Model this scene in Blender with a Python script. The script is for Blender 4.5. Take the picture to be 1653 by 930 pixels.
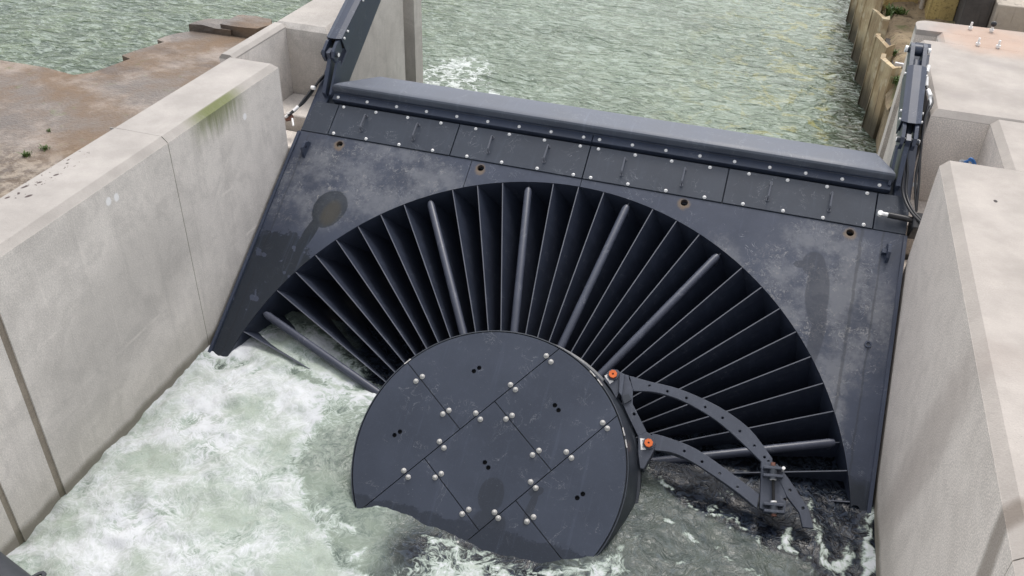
import bpy, bmesh, math, random
import numpy as np
from mathutils import Vector, Matrix, noise
random.seed(7)
for o in list(bpy.data.objects): bpy.data.objects.remove(o)
SC = bpy.context.scene; COL = SC.collection
R = math.radians
# ------------------------------------------------------------ camera
cd = bpy.data.cameras.new('camera'); cam = bpy.data.objects.new('camera', cd); COL.objects.link(cam)
def cam_axes(yaw, pitch, roll):
    cy, sy, cp, sp = math.cos(yaw), math.sin(yaw), math.cos(pitch), math.sin(pitch)
    f = Vector((sy*cp, cy*cp, -sp)); r = Vector((cy, -sy, 0)); u = r.cross(f)
    cr, sr = math.cos(roll), math.sin(roll)
    return cr*r+sr*u, -sr*r+cr*u, f
r_, u_, f_ = cam_axes(-0.27908726, 0.6081325, 0.04029456)
cam.matrix_world = Matrix(((r_.x, u_.x, -f_.x, 4.52728), (r_.y, u_.y, -f_.y, -5.49003), (r_.z, u_.z, -f_.z, 5.36056), (0, 0, 0, 1)))
cd.sensor_width = 36; cd.lens = 1445.03/1653*36; cd.clip_end = 2000; cd.clip_start = .05
SC.camera = cam
# ------------------------------------------------------------ world, sun, exposure
SUN_EL, SUN_AZ = 63, 4          # azimuth of the sun, degrees clockwise from +y
w = bpy.data.worlds.new('World'); SC.world = w; w.use_nodes = True
nt = w.node_tree; bg = nt.nodes['Background']
sky = nt.nodes.new('ShaderNodeTexSky'); sky.sky_type = 'NISHITA'; sky.sun_disc = False
sky.sun_elevation = R(SUN_EL); sky.sun_rotation = R(SUN_AZ); sky.dust_density = 3; sky.air_density = 1.0; sky.ozone_density = 1
hs = nt.nodes.new('ShaderNodeHueSaturation'); hs.inputs['Saturation'].default_value = .27
nt.links.new(sky.outputs[0], hs.inputs['Color']); nt.links.new(hs.outputs[0], bg.inputs[0])
bg.inputs[1].default_value = .15
sd = bpy.data.lights.new('sun', 'SUN'); sd.energy = .5; sd.angle = R(11); sd.color = (1, .94, .87)
sun = bpy.data.objects.new('sun', sd); COL.objects.link(sun)
sdir = Vector((math.sin(R(SUN_AZ))*math.cos(R(SUN_EL)), math.cos(R(SUN_AZ))*math.cos(R(SUN_EL)), math.sin(R(SUN_EL))))
sun.rotation_euler = sdir.to_track_quat('Z', 'Y').to_euler(); sun.location = (4, -8, 12)
SC.view_settings.view_transform = 'Standard'; SC.view_settings.look = 'None'
SC.view_settings.exposure = 1.02; SC.view_settings.gamma = 1
SC.render.engine = 'CYCLES'
SC.cycles.max_bounces = 5; SC.cycles.diffuse_bounces = 3; SC.cycles.glossy_bounces = 2; SC.cycles.transmission_bounces = 1

# ------------------------------------------------------------ node helper
class N:
    def __init__(s, name):
        s.m = bpy.data.materials.new(name); s.m.use_nodes = True; s.t = s.m.node_tree
        s.b = s.t.nodes['Principled BSDF']; s.tc = s.n('ShaderNodeTexCoord')
        s.obj = s.tc.outputs['Object']; s.sep = s.n('ShaderNodeSeparateXYZ'); s.l(s.obj, s.sep.inputs[0])
        s.x, s.y, s.z = s.sep.outputs
    def n(s, t, **k):
        o = s.t.nodes.new(t)
        for a, v in k.items(): setattr(o, a, v)
        return o
    def l(s, a, b): s.t.links.new(a, b)
    def put(s, sock, v):
        if isinstance(v, bpy.types.NodeSocket): s.l(v, sock)
        elif isinstance(v, (tuple, list)) and len(v) == 3 and sock.type == 'RGBA': sock.default_value = (*v, 1)
        elif sock.type == 'RGBA' and isinstance(v, (int, float)): sock.default_value = (v, v, v, 1)
        else: sock.default_value = v
    def math(s, op, a, b=0., c=0., clamp=False):
        o = s.n('ShaderNodeMath', operation=op, use_clamp=clamp)
        s.put(o.inputs[0], a); s.put(o.inputs[1], b); s.put(o.inputs[2], c)
        return o.outputs[0]
    def scale(s, v, sc):
        o = s.n('ShaderNodeVectorMath', operation='MULTIPLY'); s.put(o.inputs[0], v); o.inputs[1].default_value = sc; return o.outputs[0]
    def vadd(s, a, b):
        o = s.n('ShaderNodeVectorMath', operation='ADD'); s.put(o.inputs[0], a); s.put(o.inputs[1], b); return o.outputs[0]
    def noise(s, scale, detail=4, rough=.55, vec=None, dist=0, col=False):
        o = s.n('ShaderNodeTexNoise'); o.inputs['Scale'].default_value = scale; o.inputs['Detail'].default_value = detail
        o.inputs['Roughness'].default_value = rough; o.inputs['Distortion'].default_value = dist
        s.l(vec or s.obj, o.inputs['Vector']); return o.outputs[1 if col else 0]
    def vor(s, scale, feat='F1', vec=None, rnd=1):
        o = s.n('ShaderNodeTexVoronoi', feature=feat); o.inputs['Scale'].default_value = scale; o.inputs['Randomness'].default_value = rnd
        s.l(vec or s.obj, o.inputs['Vector']); return o.outputs['Distance']
    def ss(s, v, a, b, lo=0., hi=1.):
        o = s.n('ShaderNodeMapRange', interpolation_type='SMOOTHSTEP'); s.put(o.inputs[0], v)
        for i, q in enumerate((a, b, lo, hi)): s.put(o.inputs[i+1], q)
        return o.outputs[0]
    def mix(s, f, a, b, blend='MIX'):
        o = s.n('ShaderNodeMix', data_type='RGBA', blend_type=blend); s.put(o.inputs[0], f); s.put(o.inputs[6], a); s.put(o.inputs[7], b); return o.outputs[2]
    def attr(s, name):
        o = s.n('ShaderNodeAttribute'); o.attribute_name = name; return o.outputs['Fac']
    def ell(s, cx, cy, rx, ry, ang=0, a='x', b='y', soft=.35, nz=None, amp=.5):
        """soft mask of an ellipse in two object coordinates"""
        u = s.math('SUBTRACT', getattr(s, a), cx); v = s.math('SUBTRACT', getattr(s, b), cy)
        c, sn = math.cos(R(ang)), math.sin(R(ang))
        p = s.math('DIVIDE', s.math('ADD', s.math('MULTIPLY', u, c), s.math('MULTIPLY', v, sn)), rx)
        q = s.math('DIVIDE', s.math('SUBTRACT', s.math('MULTIPLY', v, c), s.math('MULTIPLY', u, sn)), ry)
        d = s.math('ADD', s.math('MULTIPLY', p, p), s.math('MULTIPLY', q, q))
        if nz is not None: d = s.math('ADD', d, s.math('MULTIPLY', s.math('SUBTRACT', nz, .5), amp))
        return s.ss(d, 1+soft, 1-soft)
    def bump(s, h, strength=.3, dist=.01):
        o = s.n('ShaderNodeBump'); o.inputs['Strength'].default_value = strength; o.inputs['Distance'].default_value = dist
        s.l(h, o.inputs['Height']); s.l(o.outputs[0], s.b.inputs['Normal'])
    def done(s, col, rough=.6, metal=0., spec=None, ior=None):
        if ior: s.b.inputs['IOR'].default_value = ior
        s.put(s.b.inputs['Base Color'], col); s.put(s.b.inputs['Roughness'], rough); s.put(s.b.inputs['Metallic'], metal)
        if spec is not None: s.b.inputs['Specular IOR Level'].default_value = spec
        return s.m
    def maxm(s, *a):
        o = a[0]
        for q in a[1:]: o = s.math('MAXIMUM', o, q)
        return o

def concrete(name, base, dark, streak=1., left=False, right=False, damp=True, rough_agg=0.):
    m = N(name)
    big = m.noise(.9, 5, .6); mid = m.noise(5, 6, .65); fine = m.noise(60, 2, .7)
    col = m.mix(m.ss(big, .35, .68), base, dark)
    col = m.mix(m.math('MULTIPLY', m.ss(mid, .42, .7), .45), col, tuple(c*.72 for c in dark))
    blo = m.ss(m.noise(2.1, 6, .72, dist=.6), .47, .62)
    col = m.mix(m.math('MULTIPLY', blo, .5), col, tuple(c*.74 for c in dark))
    st = m.noise(1., 3, .6, m.scale(m.obj, (9, 9, .7)))
    col = m.mix(m.math('MULTIPLY', m.ss(st, .5, .8), .35*streak), col, tuple(c*.62 for c in dark))
    st2 = m.noise(1., 2, .6, m.scale(m.obj, (26, 26, 1.6)))
    col = m.mix(m.math('MULTIPLY', m.ss(st2, .58, .8), .28*streak), col, tuple(min(1, c*1.3) for c in base))
    pits = m.vor(34); pm = m.math('MULTIPLY', m.ss(pits, .13, .06), m.ss(m.noise(3.2, 2), .47, .66))
    col = m.mix(m.math('MULTIPLY', pm, .6), col, tuple(c*.4 for c in dark))
    sp = m.ss(m.noise(95, 1, .8), .35, .7)
    col = m.mix(.22+.3*rough_agg, col, m.mix(sp, tuple(c*.55 for c in base), tuple(min(1, c*1.35) for c in base)))
    h = m.math('ADD', m.math('MULTIPLY', fine, .5), m.math('MULTIPLY', mid, .6))
    topm = m.ss(m.z, 2.086, 2.094) if name.startswith('left') else m.ss(m.z, 2.136, 2.144)
    col = m.mix(m.math('MULTIPLY', topm, m.ss(m.noise(2.2, 5, .6), .2, .7, .8, 1.)), col, m.mix(m.ss(m.noise(3.1, 5, .65), .3, .7), tuple(c*.52 for c in base), tuple(c*.43 for c in base)))  # tops darkened in the colour to offset the strong light on them
    if left:
        # lift lines of the formwork, run diagonally in the picture because of the view
        for zz, yy in ((.75, .02), (1.32, .02)):
            d = m.math('ABSOLUTE', m.math('SUBTRACT', m.math('ADD', m.z, m.math('MULTIPLY', m.noise(2, 3), .03)), zz))
            col = m.mix(m.math('MULTIPLY', m.ss(d, .02, .003), m.ss(m.noise(2.4, 4), .48, .66, 0, .55)), col, tuple(min(1, c*1.15) for c in base))
        n3 = m.noise(9, 4, .7); n4 = m.noise(1., 4, .6, m.scale(m.obj, (18, 18, 1.2)))
        g = m.math('MULTIPLY', m.ss(m.math('ADD', m.math('ABSOLUTE', m.math('SUBTRACT', m.y, .76)), m.math('MULTIPLY', n3, .12)), .58, .2), m.ss(m.math('ADD', m.z, m.math('MULTIPLY', n4, .42)), 2.02, 2.32))
        g = m.math('MULTIPLY', g, m.ss(m.x, -.065, -.04))
        col = m.mix(m.math('MULTIPLY', g, .8), col, (.12, .145, .025))
        for (yy, zz) in ((-.75, 1.96), (-.66, 1.95), (1.14, 1.86), (.88, .5)):
            col = m.mix(m.math('MULTIPLY', m.ell(yy, zz, .028, .034, 0, 'y', 'z', .5, n3, 1.2), .85), col, (.85, .83, .82))
        stn = m.ell(-.9, 1.0, 1.1, .5, 20, 'y', 'z', .8, m.noise(2.5, 5), 1.8)
        col = m.mix(m.math('MULTIPLY', stn, .3), col, (.19, .18, .165))
        tz = m.ss(m.z, 2.12, 2.135); sp2 = m.maxm(*[m.ell(yy, xx, ra, rb, 20, 'y', 'x', .5, n3, 1.) for yy, xx, ra, rb in ((-1.03, -.45, .03, .012), (-.8, -.37, .022, .012), (-1.13, -.33, .028, .014), (-.94, -.40, .02, .01), (-.62, -.42, .012, .01), (-1.2, -.45, .02, .012))], m.math('MULTIPLY', m.ss(m.noise(30, 2), .62, .68), m.ell(-.8, -.42, .45, .1, 0, 'y', 'x', .5)))
        sp2 = m.math('MULTIPLY', sp2, tz)
        col = m.mix(m.math('MULTIPLY', sp2, .9), col, (.05, .03, .03))
    if right:
        n3 = m.noise(6, 4, .7)
        s1 = m.ell(-2.15, 1.75, .09, .75, -14, 'y', 'z', .7, n3, 1.0)
        col = m.mix(m.math('MULTIPLY', s1, .65), col, (.13, .1, .075))
        s2 = m.ell(1.19, 6.33, .022, .014, 0, 'y', 'x', .3, n3, .6)
        col = m.mix(s2, col, (.05, .04, .04))
        s3 = m.ell(-.6, 1.2, .25, 1.1, 15, 'y', 'z', .9, n3, 1.6)
        col = m.mix(m.math('MULTIPLY', s3, .35), col, (.24, .19, .165))
        rust = m.math('MULTIPLY', m.ell(5.15, 6.75, .5, .55, 0, 'y', 'x', .9, n3, 1.5), m.ss(m.z, 2.15, 2.19))
        col = m.mix(m.math('MULTIPLY', rust, .4), col, (.5, .28, .17))
        spn = m.math('MULTIPLY', m.ss(m.noise(1.4, 5, .65), .5, .7), m.ss(m.y, 2.0, 4.5))
        col = m.mix(m.math('MULTIPLY', spn, .3), col, (.27, .25, .25))
    if damp:
        nn = m.noise(3, 4); zz = m.math('ADD', m.z, m.math('MULTIPLY', nn, .12))
        col = m.mix(m.ss(zz, .2, .1, 0, .75), col, (.085, .07, .045))
        col = m.mix(m.ss(zz, .75, .2, 0, .25), col, (.2, .19, .14))
    m.bump(m.math('SUBTRACT', h, m.math('MULTIPLY', pm, 1.5)), .5, .008)
    return m.done(col, m.ss(big, .3, .7, .75, .92), 0, .3)

M = {}
M['conc_l'] = concrete('left_concrete', (.72, .665, .61), (.62, .575, .53), 1., left=True)
M['conc_r'] = concrete('right_concrete', (.73, .66, .595), (.66, .59, .53), .55, right=True, rough_agg=.7)
M['conc_top'] = concrete('pale_concrete', (.60, .56, .53), (.47, .435, .405), .1, right=True)
M['conc_pier'] = concrete('beige_concrete', (.56, .52, .475), (.45, .41, .37), 1.1)
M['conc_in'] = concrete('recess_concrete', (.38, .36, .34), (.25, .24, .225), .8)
M['joint'] = concrete('joint_filler', (.34, .29, .23), (.24, .2, .16), .2)
def old_conc():
    m = N('old_terrace'); n1 = m.noise(.9, 6, .65); n2 = m.noise(7, 6, .7); n3 = m.noise(2.2, 5, .6, dist=1.)
    col = m.mix(m.ss(n1, .3, .7), (.175, .118, .075), (.10, .078, .062))
    col = m.mix(m.ss(m.math('ADD', m.noise(1.1, 6, .7), m.math('MULTIPLY', n2, .25)), .58, .8, 0, .7), col, (.32, .265, .22))
    col = m.mix(m.ss(m.noise(1, 5, .6, m.scale(m.obj, (.5, 1.6, 1))), .55, .7, 0, .6), col, (.075, .058, .05))
    col = m.mix(m.math('MULTIPLY', m.ss(n2, .55, .75), .35), col, (.09, .06, .035))
    # bare, pale and crumbling strip along the new wall, brown soil nearer the camera
    e = m.ell(-1.4, 3.2, .5, 1.7, 18, 'x', 'y', .6, n2, 1.6)
    col = m.mix(m.math('MULTIPLY', e, .8), col, (.36, .31, .265))
    soil = m.ss(m.math('ADD', m.y, m.math('MULTIPLY', n1, 1.2)), 2.1, 1.3)
    col = m.mix(m.math('MULTIPLY', soil, .7), col, m.mix(m.ss(n2, .42, .6), (.075, .05, .03), (.3, .25, .19)))
    mg = m.ss(m.noise(3.5, 5, .7), .6, .68)
    col = m.mix(m.math('MULTIPLY', mg, .5), col, (.1, .115, .035))
    m.bump(m.math('ADD', n2, m.noise(30, 4)), .7, .02)
    return m.done(col, m.ss(n1, .36, .6, .9, .38), 0, .5)
M['old'] = old_conc()

def steel(name, col=(.038, .045, .066), rough=.33, wear=0., deck=False, hub=False, dark=False):
    col = tuple(q*(.78 if name != 'painted_steel_crest' else 1.) for q in col)
    m = N(name); n1 = m.noise(1.7, 5, .6); n2 = m.noise(16, 3, .7); n3 = m.noise(110, 1, .7)
    c = m.mix(m.ss(n1, .3, .7), col, tuple(q*1.3 for q in col)); ro = m.ss(n1, .3, .7, rough, rough+.12)
    c = m.mix(m.math('MULTIPLY', m.ss(n2, .55, .75), .25), c, tuple(q*1.8+.01 for q in col))
    sc = m.math('ABSOLUTE', m.math('SUBTRACT', m.noise(3.5, 6, .6, dist=2.2), .5))
    scr = m.math('MULTIPLY', m.ss(sc, .006, .001), m.ss(m.noise(5, 2), .5, .62))
    c = m.mix(m.math('MULTIPLY', scr, .3+.4*wear), c, (.25, .26, .28))
    if deck:
        a = m.maxm(m.ell(.75, 1.95, .85, .5, 20, soft=.6, nz=n2, amp=1.6), m.ell(5.35, 1.65, .6, .75, 20, soft=.6, nz=n2, amp=1.6),
                   m.ell(1.3, 2.1, .6, .3, 0, soft=.6, nz=n2, amp=1.6), m.ell(4.9, 1.3, .22, .9, 35, soft=.6, nz=n2, amp=1.4), m.ell(5.5, .9, .16, .8, 8, soft=.6, nz=n2, amp=1.4))
        fl = m.math('MULTIPLY', m.ss(m.noise(22, 6, .85, dist=1.2), .5, .66), m.ss(m.noise(4, 4, .7), .42, .6))
        c = m.mix(m.math('MULTIPLY', m.math('MULTIPLY', fl, a), .7), c, (.36, .345, .32))
        c = m.mix(m.math('MULTIPLY', m.math('MULTIPLY', a, m.ss(m.noise(2.6, 6, .7), .4, .62)), .6), c, (.16, .165, .18)); ro = m.math('ADD', ro, m.math('MULTIPLY', a, .12))
        # damp marks, then a person's shadow painted into the colour
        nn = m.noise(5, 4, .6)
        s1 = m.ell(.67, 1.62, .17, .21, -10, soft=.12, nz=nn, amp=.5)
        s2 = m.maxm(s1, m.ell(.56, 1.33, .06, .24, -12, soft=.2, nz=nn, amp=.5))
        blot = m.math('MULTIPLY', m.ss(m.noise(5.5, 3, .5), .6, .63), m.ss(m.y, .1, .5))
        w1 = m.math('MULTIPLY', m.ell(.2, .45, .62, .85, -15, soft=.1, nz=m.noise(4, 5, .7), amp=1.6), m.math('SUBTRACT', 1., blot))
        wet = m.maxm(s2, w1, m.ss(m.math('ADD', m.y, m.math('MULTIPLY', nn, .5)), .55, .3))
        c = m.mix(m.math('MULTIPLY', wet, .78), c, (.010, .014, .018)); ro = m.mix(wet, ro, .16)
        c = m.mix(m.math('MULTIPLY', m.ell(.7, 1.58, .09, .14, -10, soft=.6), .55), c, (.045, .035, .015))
        person_shadow = m.maxm(m.ell(5.24, 1.98, .1, .12, 0, soft=.12, nz=nn, amp=.3), m.ell(5.13, 1.96, .06, .035, 10, soft=.15), m.ell(5.31, 1.72, .1, .3, 4, soft=.15, nz=nn, amp=.3), m.ell(5.36, 1.32, .06, .3, -4, soft=.2, nz=nn, amp=.3))  # figure-shaped cast shadow, painted as darker deck colour
        c = m.mix(m.math('MULTIPLY', person_shadow, .62), c, (.013, .017, .028))
        for i, (hx, hy) in enumerate(((.52, 2.34), (2.03, 2.35), (4.02, 2.36), (5.5, 2.35))):
            rr = m.ell(hx, hy-.015, .05, .055, 0, soft=.9, nz=n2, amp=2.5)
            c = m.mix(m.math('MULTIPLY', rr, .6), c, (.2, .13, .06))
        for (lx, wd) in ((.16, .012), (5.78, .012), (5.6, .02)):
            ln = m.ss(m.math('ABSOLUTE', m.math('SUBTRACT', m.math('ADD', m.x, m.math('MULTIPLY', nn, .05)), lx+.025)), wd, wd*.3)
            c = m.mix(m.math('MULTIPLY', ln, .45), c, (.012, .014, .018))
    if hub:
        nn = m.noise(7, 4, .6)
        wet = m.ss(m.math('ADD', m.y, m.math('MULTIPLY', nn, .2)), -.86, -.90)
        people_shadow = m.maxm(m.ell(3.13, -.73, .1, .14, 0, soft=.12, nz=nn, amp=.5), m.ell(3.17, -.95, .13, .12, 0, soft=.2, nz=nn, amp=.7), m.ell(3.46, -.62, .06, .035, 30, soft=.15, nz=nn, amp=.3), m.ell(3.45, -.75, .03, .14, -8, soft=.15, nz=nn, amp=.3))  # cast shadows of people painted into the hub colour
        c = m.mix(m.math('MULTIPLY', m.maxm(wet, people_shadow), .65), c, (.009, .012, .018)); ro = m.mix(wet, ro, .15)
        dots = m.math('MULTIPLY', m.ss(m.vor(30), .1, .05), m.ss(m.noise(6, 2), .5, .6))
        c = m.mix(m.math('MULTIPLY', dots, .5), c, (.2, .2, .2))
    drip = m.ss(m.noise(1, 3, .6, m.scale(m.obj, (22, 1.3, 3))), .56, .74, 0, .3); c = m.mix(drip, c, tuple(q*2.0+.01 for q in col))
    dust = m.ss(n3, .6, .75, 0, .25); c = m.mix(dust, c, tuple(q*2.2+.02 for q in col))
    m.bump(m.math('ADD', n1, m.math('MULTIPLY', n2, .15)), .12, .01)
    return m.done(c, ro, 0, .5)
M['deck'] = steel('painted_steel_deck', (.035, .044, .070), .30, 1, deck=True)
M['cover'] = steel('painted_steel_cover', (.022, .030, .046), .36, .7)
M['crest'] = steel('painted_steel_crest', (.07, .08, .102), .46, .8)
M['steel'] = steel('painted_steel', (.034, .044, .072), .34, .3)
M['rake'] = steel('painted_steel_rake', (.055, .063, .085), .42, .4)
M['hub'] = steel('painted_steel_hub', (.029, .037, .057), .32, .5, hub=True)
M['hubside'] = steel('painted_steel_hub_side', (.03, .036, .047), .34, .5)
M['vane'] = steel('painted_steel_vane', (.027, .034, .055), .42, .2)
M['edge'] = steel('pale_vane_edge', (.10, .107, .13), .35, .4)  # paler steel for vane front edges and handles
M['tube'] = steel('painted_steel_tube', (.048, .055, .08), .34, .4)
def plain(name, col, rough=.5, metal=0., var=.25):
    m = N(name); n1 = m.noise(30, 4); c = m.mix(n1, tuple(q*(1-var) for q in col), tuple(min(1, q*(1+var)) for q in col)); return m.done(c, rough, metal)
M['zinc'] = plain('zinc_bolt', (.8, .79, .77), .4, .1)
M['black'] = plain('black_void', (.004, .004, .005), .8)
M['rubber'] = plain('black_rubber', (.012, .012, .014), .4)
M['orange'] = plain('orange_plastic', (.65, .13, .02), .5)
M['white'] = plain('white_tag', (.75, .73, .7), .6)
M['ink'] = plain('tag_ink', (.12, .12, .14), .6)
M['blue'] = plain('blue_cable', (.03, .13, .35), .4)
M['rust'] = plain('rusty_brown', (.16, .07, .05), .7)
M['leaf'] = plain('weed_leaf', (.075, .12, .025), .6, 0, .6)
M['pipe'] = plain('dark_pipe', (.03, .034, .042), .5)
M['litter'] = plain('white_litter', (.6, .6, .62), .6)
def pile_mat():
    m = N('weathered_sheet_pile'); n1 = m.noise(2.5, 5, .65); n2 = m.noise(1, 5, .65, m.scale(m.obj, (14, 14, 2)))
    c = m.mix(m.ss(n1, .35, .62), (.62, .50, .31), (.42, .30, .17)); c = m.mix(m.ss(n2, .5, .68, 0, .75), c, (.12, .075, .04))
    oi = m.n('ShaderNodeObjectInfo'); c = m.mix(m.math('MULTIPLY', oi.outputs['Random'], .45), c, (.2, .15, .09))
    c = m.mix(m.ss(m.noise(6, 4), .55, .66, 0, .6), c, (.58, .49, .34))
    zz = m.math('ADD', m.z, m.math('MULTIPLY', n1, .4)); c = m.mix(m.ss(zz, 1.2, .75, 0, .93), c, (.035, .028, .015))
    m.bump(n2, .6, .02); return m.done(c, .8)
M['pile'] = pile_mat()
def bank_mat():
    m = N('right_bank_soil'); n1 = m.noise(1.6, 5, .65); n2 = m.noise(11, 5, .7)
    c = m.mix(m.ss(n1, .38, .62), (.2, .145, .085), (.32, .245, .15)); c = m.mix(m.ss(n2, .52, .66, 0, .8), c, (.09, .065, .04))
    c = m.mix(m.ss(m.noise(2.7, 4), .57, .66, 0, .7), c, (.09, .1, .03)); m.bump(n2, .9, .03); return m.done(c, .9)
M['bank'] = bank_mat()
def wallmat(name, a, b, sc=(14, 14, 1.2), dots=0):
    m = N(name); n1 = m.noise(1.5, 5, .65); n2 = m.noise(1, 5, .6, m.scale(m.obj, sc)); c = m.mix(m.ss(n1, .35, .65), a, b)
    c = m.mix(m.ss(n2, .52, .72, 0, .8), c, tuple(q*.35 for q in b))
    if dots: c = m.mix(m.ss(m.noise(22, 4, .8), .5, .66, 0, dots), c, (.1, .07, .03))
    m.bump(m.noise(12, 4), .6, .02); return m.done(c, .85)
M['yellow'] = wallmat('lichen_yellow_wall', (.48, .36, .14), (.34, .24, .09), dots=.8)
M['darkgate'] = wallmat('dark_timber', (.05, .045, .042), (.085, .075, .068))
M['greywall'] = wallmat('old_beige_wall', (.5, .44, .36), (.4, .35, .29))

# ------------------------------------------------------------ mesh helpers
def tag(o, label=None, cat=None, group=None, kind=None):
    if label: o['label'] = label
    if cat: o['category'] = cat
    if group: o['group'] = group
    if kind: o['kind'] = kind
    return o
def link(name, me, parent=None, mat=None):
    o = bpy.data.objects.new(name, me); COL.objects.link(o)
    if parent: o.parent = parent
    if mat and not me.materials: me.materials.append(mat)
    return o
def empty(name, label, cat, loc=(0, 0, 0), rot=(0, 0, 0), group=None):
    o = bpy.data.objects.new(name, None); COL.objects.link(o); o.location = loc; o.rotation_euler = rot; o.empty_display_size = .2
    return tag(o, label, cat, group)
def bm_obj(name, bm, mat, parent=None, smooth=None):
    me = bpy.data.meshes.new(name); bmesh.ops.recalc_face_normals(bm, faces=bm.faces); bm.to_mesh(me); bm.free()
    if smooth is not None:
        me.polygons.foreach_set('use_smooth', [True]*len(me.polygons)); me.set_sharp_from_angle(angle=R(smooth))
    return link(name, me, parent, mat)
def box(bm, x0, x1, y0, y1, z0, z1, mt=None):
    P = [Vector((x, y, z)) for z in (z0, z1) for y in (y0, y1) for x in (x0, x1)]
    if mt is not None: P = [mt @ p for p in P]
    v = [bm.verts.new(p) for p in P]
    for f in ((0, 2, 3, 1), (4, 5, 7, 6), (0, 1, 5, 4), (2, 6, 7, 3), (0, 4, 6, 2), (1, 3, 7, 5)): bm.faces.new([v[i] for i in f])
    return v
def box_obj(name, b, mat, parent=None, bev=0., pred=None, seg=1):
    bm = bmesh.new(); box(bm, *b)
    if bev:
        es = [e for e in bm.edges if (pred is None or pred(e.verts[0].co, e.verts[1].co))]
        bmesh.ops.bevel(bm, geom=es, offset=bev, segments=seg, affect='EDGES', clamp_overlap=True)
    return bm_obj(name, bm, mat, parent)
def prism(bm, outer, holes, z0, z1):
    """plate with real holes: outline and holes in (x,y), between z0 and z1"""
    loops = [outer]+list(holes); T, B, es = [], [], []
    for lp in loops:
        t = [bm.verts.new((x, y, z1)) for x, y in lp]; b = [bm.verts.new((x, y, z0)) for x, y in lp]
        T.append(t); B.append(b)
        for i in range(len(lp)):
            j = (i+1) % len(lp); bm.faces.new((t[i], t[j], b[j], b[i]))
    for S in (T, B):
        ed = []
        for t in S:
            for i in range(len(t)):
                a, b = t[i], t[(i+1) % len(t)]; e = bm.edges.get((a, b)); ed.append(e)
        if len(S) == 1:
            vs = S[0]; f = bm.faces.new(vs)
            if len(vs) > 4: bmesh.ops.triangulate(bm, faces=[f], ngon_method='EAR_CLIP')
        else: bmesh.ops.triangle_fill(bm, use_beauty=True, use_dissolve=False, edges=ed)
def circ(cx, cy, r, n=16): return [(cx+r*math.cos(2*math.pi*i/n), cy+r*math.sin(2*math.pi*i/n)) for i in range(n)]
def prism_obj(name, outer, z0, z1, mat, parent=None, holes=(), bev=0.):
    bm = bmesh.new(); prism(bm, outer, holes, z0, z1)
    if bev:
        bmesh.ops.recalc_face_normals(bm, faces=bm.faces)
        es = [e for e in bm.edges if len(e.link_faces) == 2 and e.calc_face_angle(0) > .9 and all(abs(v.co.z-z1) < 1e-6 for v in e.verts)]
        bmesh.ops.bevel(bm, geom=es, offset=bev, segments=1, affect='EDGES', clamp_overlap=True)
    return bm_obj(name, bm, mat, parent)
def tube(bm, pts, r, n=10, cap=True, taper=None):
    pts = [Vector(p) for p in pts]; rings = []; up = None
    for i, p in enumerate(pts):
        d = (pts[min(i+1, len(pts)-1)]-pts[max(i-1, 0)]).normalized()
        if up is None: up = Vector((0, 0, 1)) if abs(d.z) < .9 else Vector((1, 0, 0))
        a = d.cross(up).normalized(); b = a.cross(d).normalized(); up = b
        rr = r if taper is None else r*taper[i]
        rings.append([bm.verts.new(p+rr*(math.cos(2*math.pi*k/n)*a+math.sin(2*math.pi*k/n)*b)) for k in range(n)])
    for A, B in zip(rings, rings[1:]):
        for k in range(n): bm.faces.new((A[k], A[(k+1) % n], B[(k+1) % n], B[k]))
    if cap: bm.faces.new(rings[0][::-1]); bm.faces.new(rings[-1])
def tube_obj(name, pts, r, mat, parent=None, n=10, taper=None):
    bm = bmesh.new(); tube(bm, pts, r, n, True, taper); return bm_obj(name, bm, mat, parent, 50)
def spline(pts, k=8):
    P = [Vector(p) for p in pts]; P = [P[0]]+P+[P[-1]]; out = []
    for i in range(1, len(P)-2):
        for j in range(k):
            t = j/k; a, b, c, d = P[i-1], P[i], P[i+1], P[i+2]
            out.append(.5*((2*b)+(c-a)*t+(2*a-5*b+4*c-d)*t*t+(3*b-a-3*c+d)*t**3))
    out.append(P[-2]); return out
def dome_mesh(name, r, hgt, mat):
    bm = bmesh.new(); prof = [(r*1.25, 0), (r*1.25, hgt*.22), (r, hgt*.25), (r*.92, hgt*.6), (r*.6, hgt*.9), (0.001, hgt)]
    rings = [[bm.verts.new((a*math.cos(2*math.pi*k/12), a*math.sin(2*math.pi*k/12), z)) for k in range(12)] for a, z in prof]
    for A, B in zip(rings, rings[1:]):
        for k in range(12): bm.faces.new((A[k], A[(k+1) % 12], B[(k+1) % 12], B[k]))
    me = bpy.data.meshes.new(name); bm.to_mesh(me); bm.free(); me.materials.append(mat)
    me.polygons.foreach_set('use_smooth', [True]*len(me.polygons)); return me
def place(name, me, parent, loc, rot=(0, 0, 0)):
    o = bpy.data.objects.new(name, me); COL.objects.link(o); o.parent = parent; o.location = loc; o.rotation_euler = rot; return o
BOLT = dome_mesh('bolt', .0135, .018, M['zinc']); HBOLT = dome_mesh('bolt', .0175, .024, plain('dull_zinc_bolt', (.42, .41, .39), .45, .1, .4))

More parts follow.
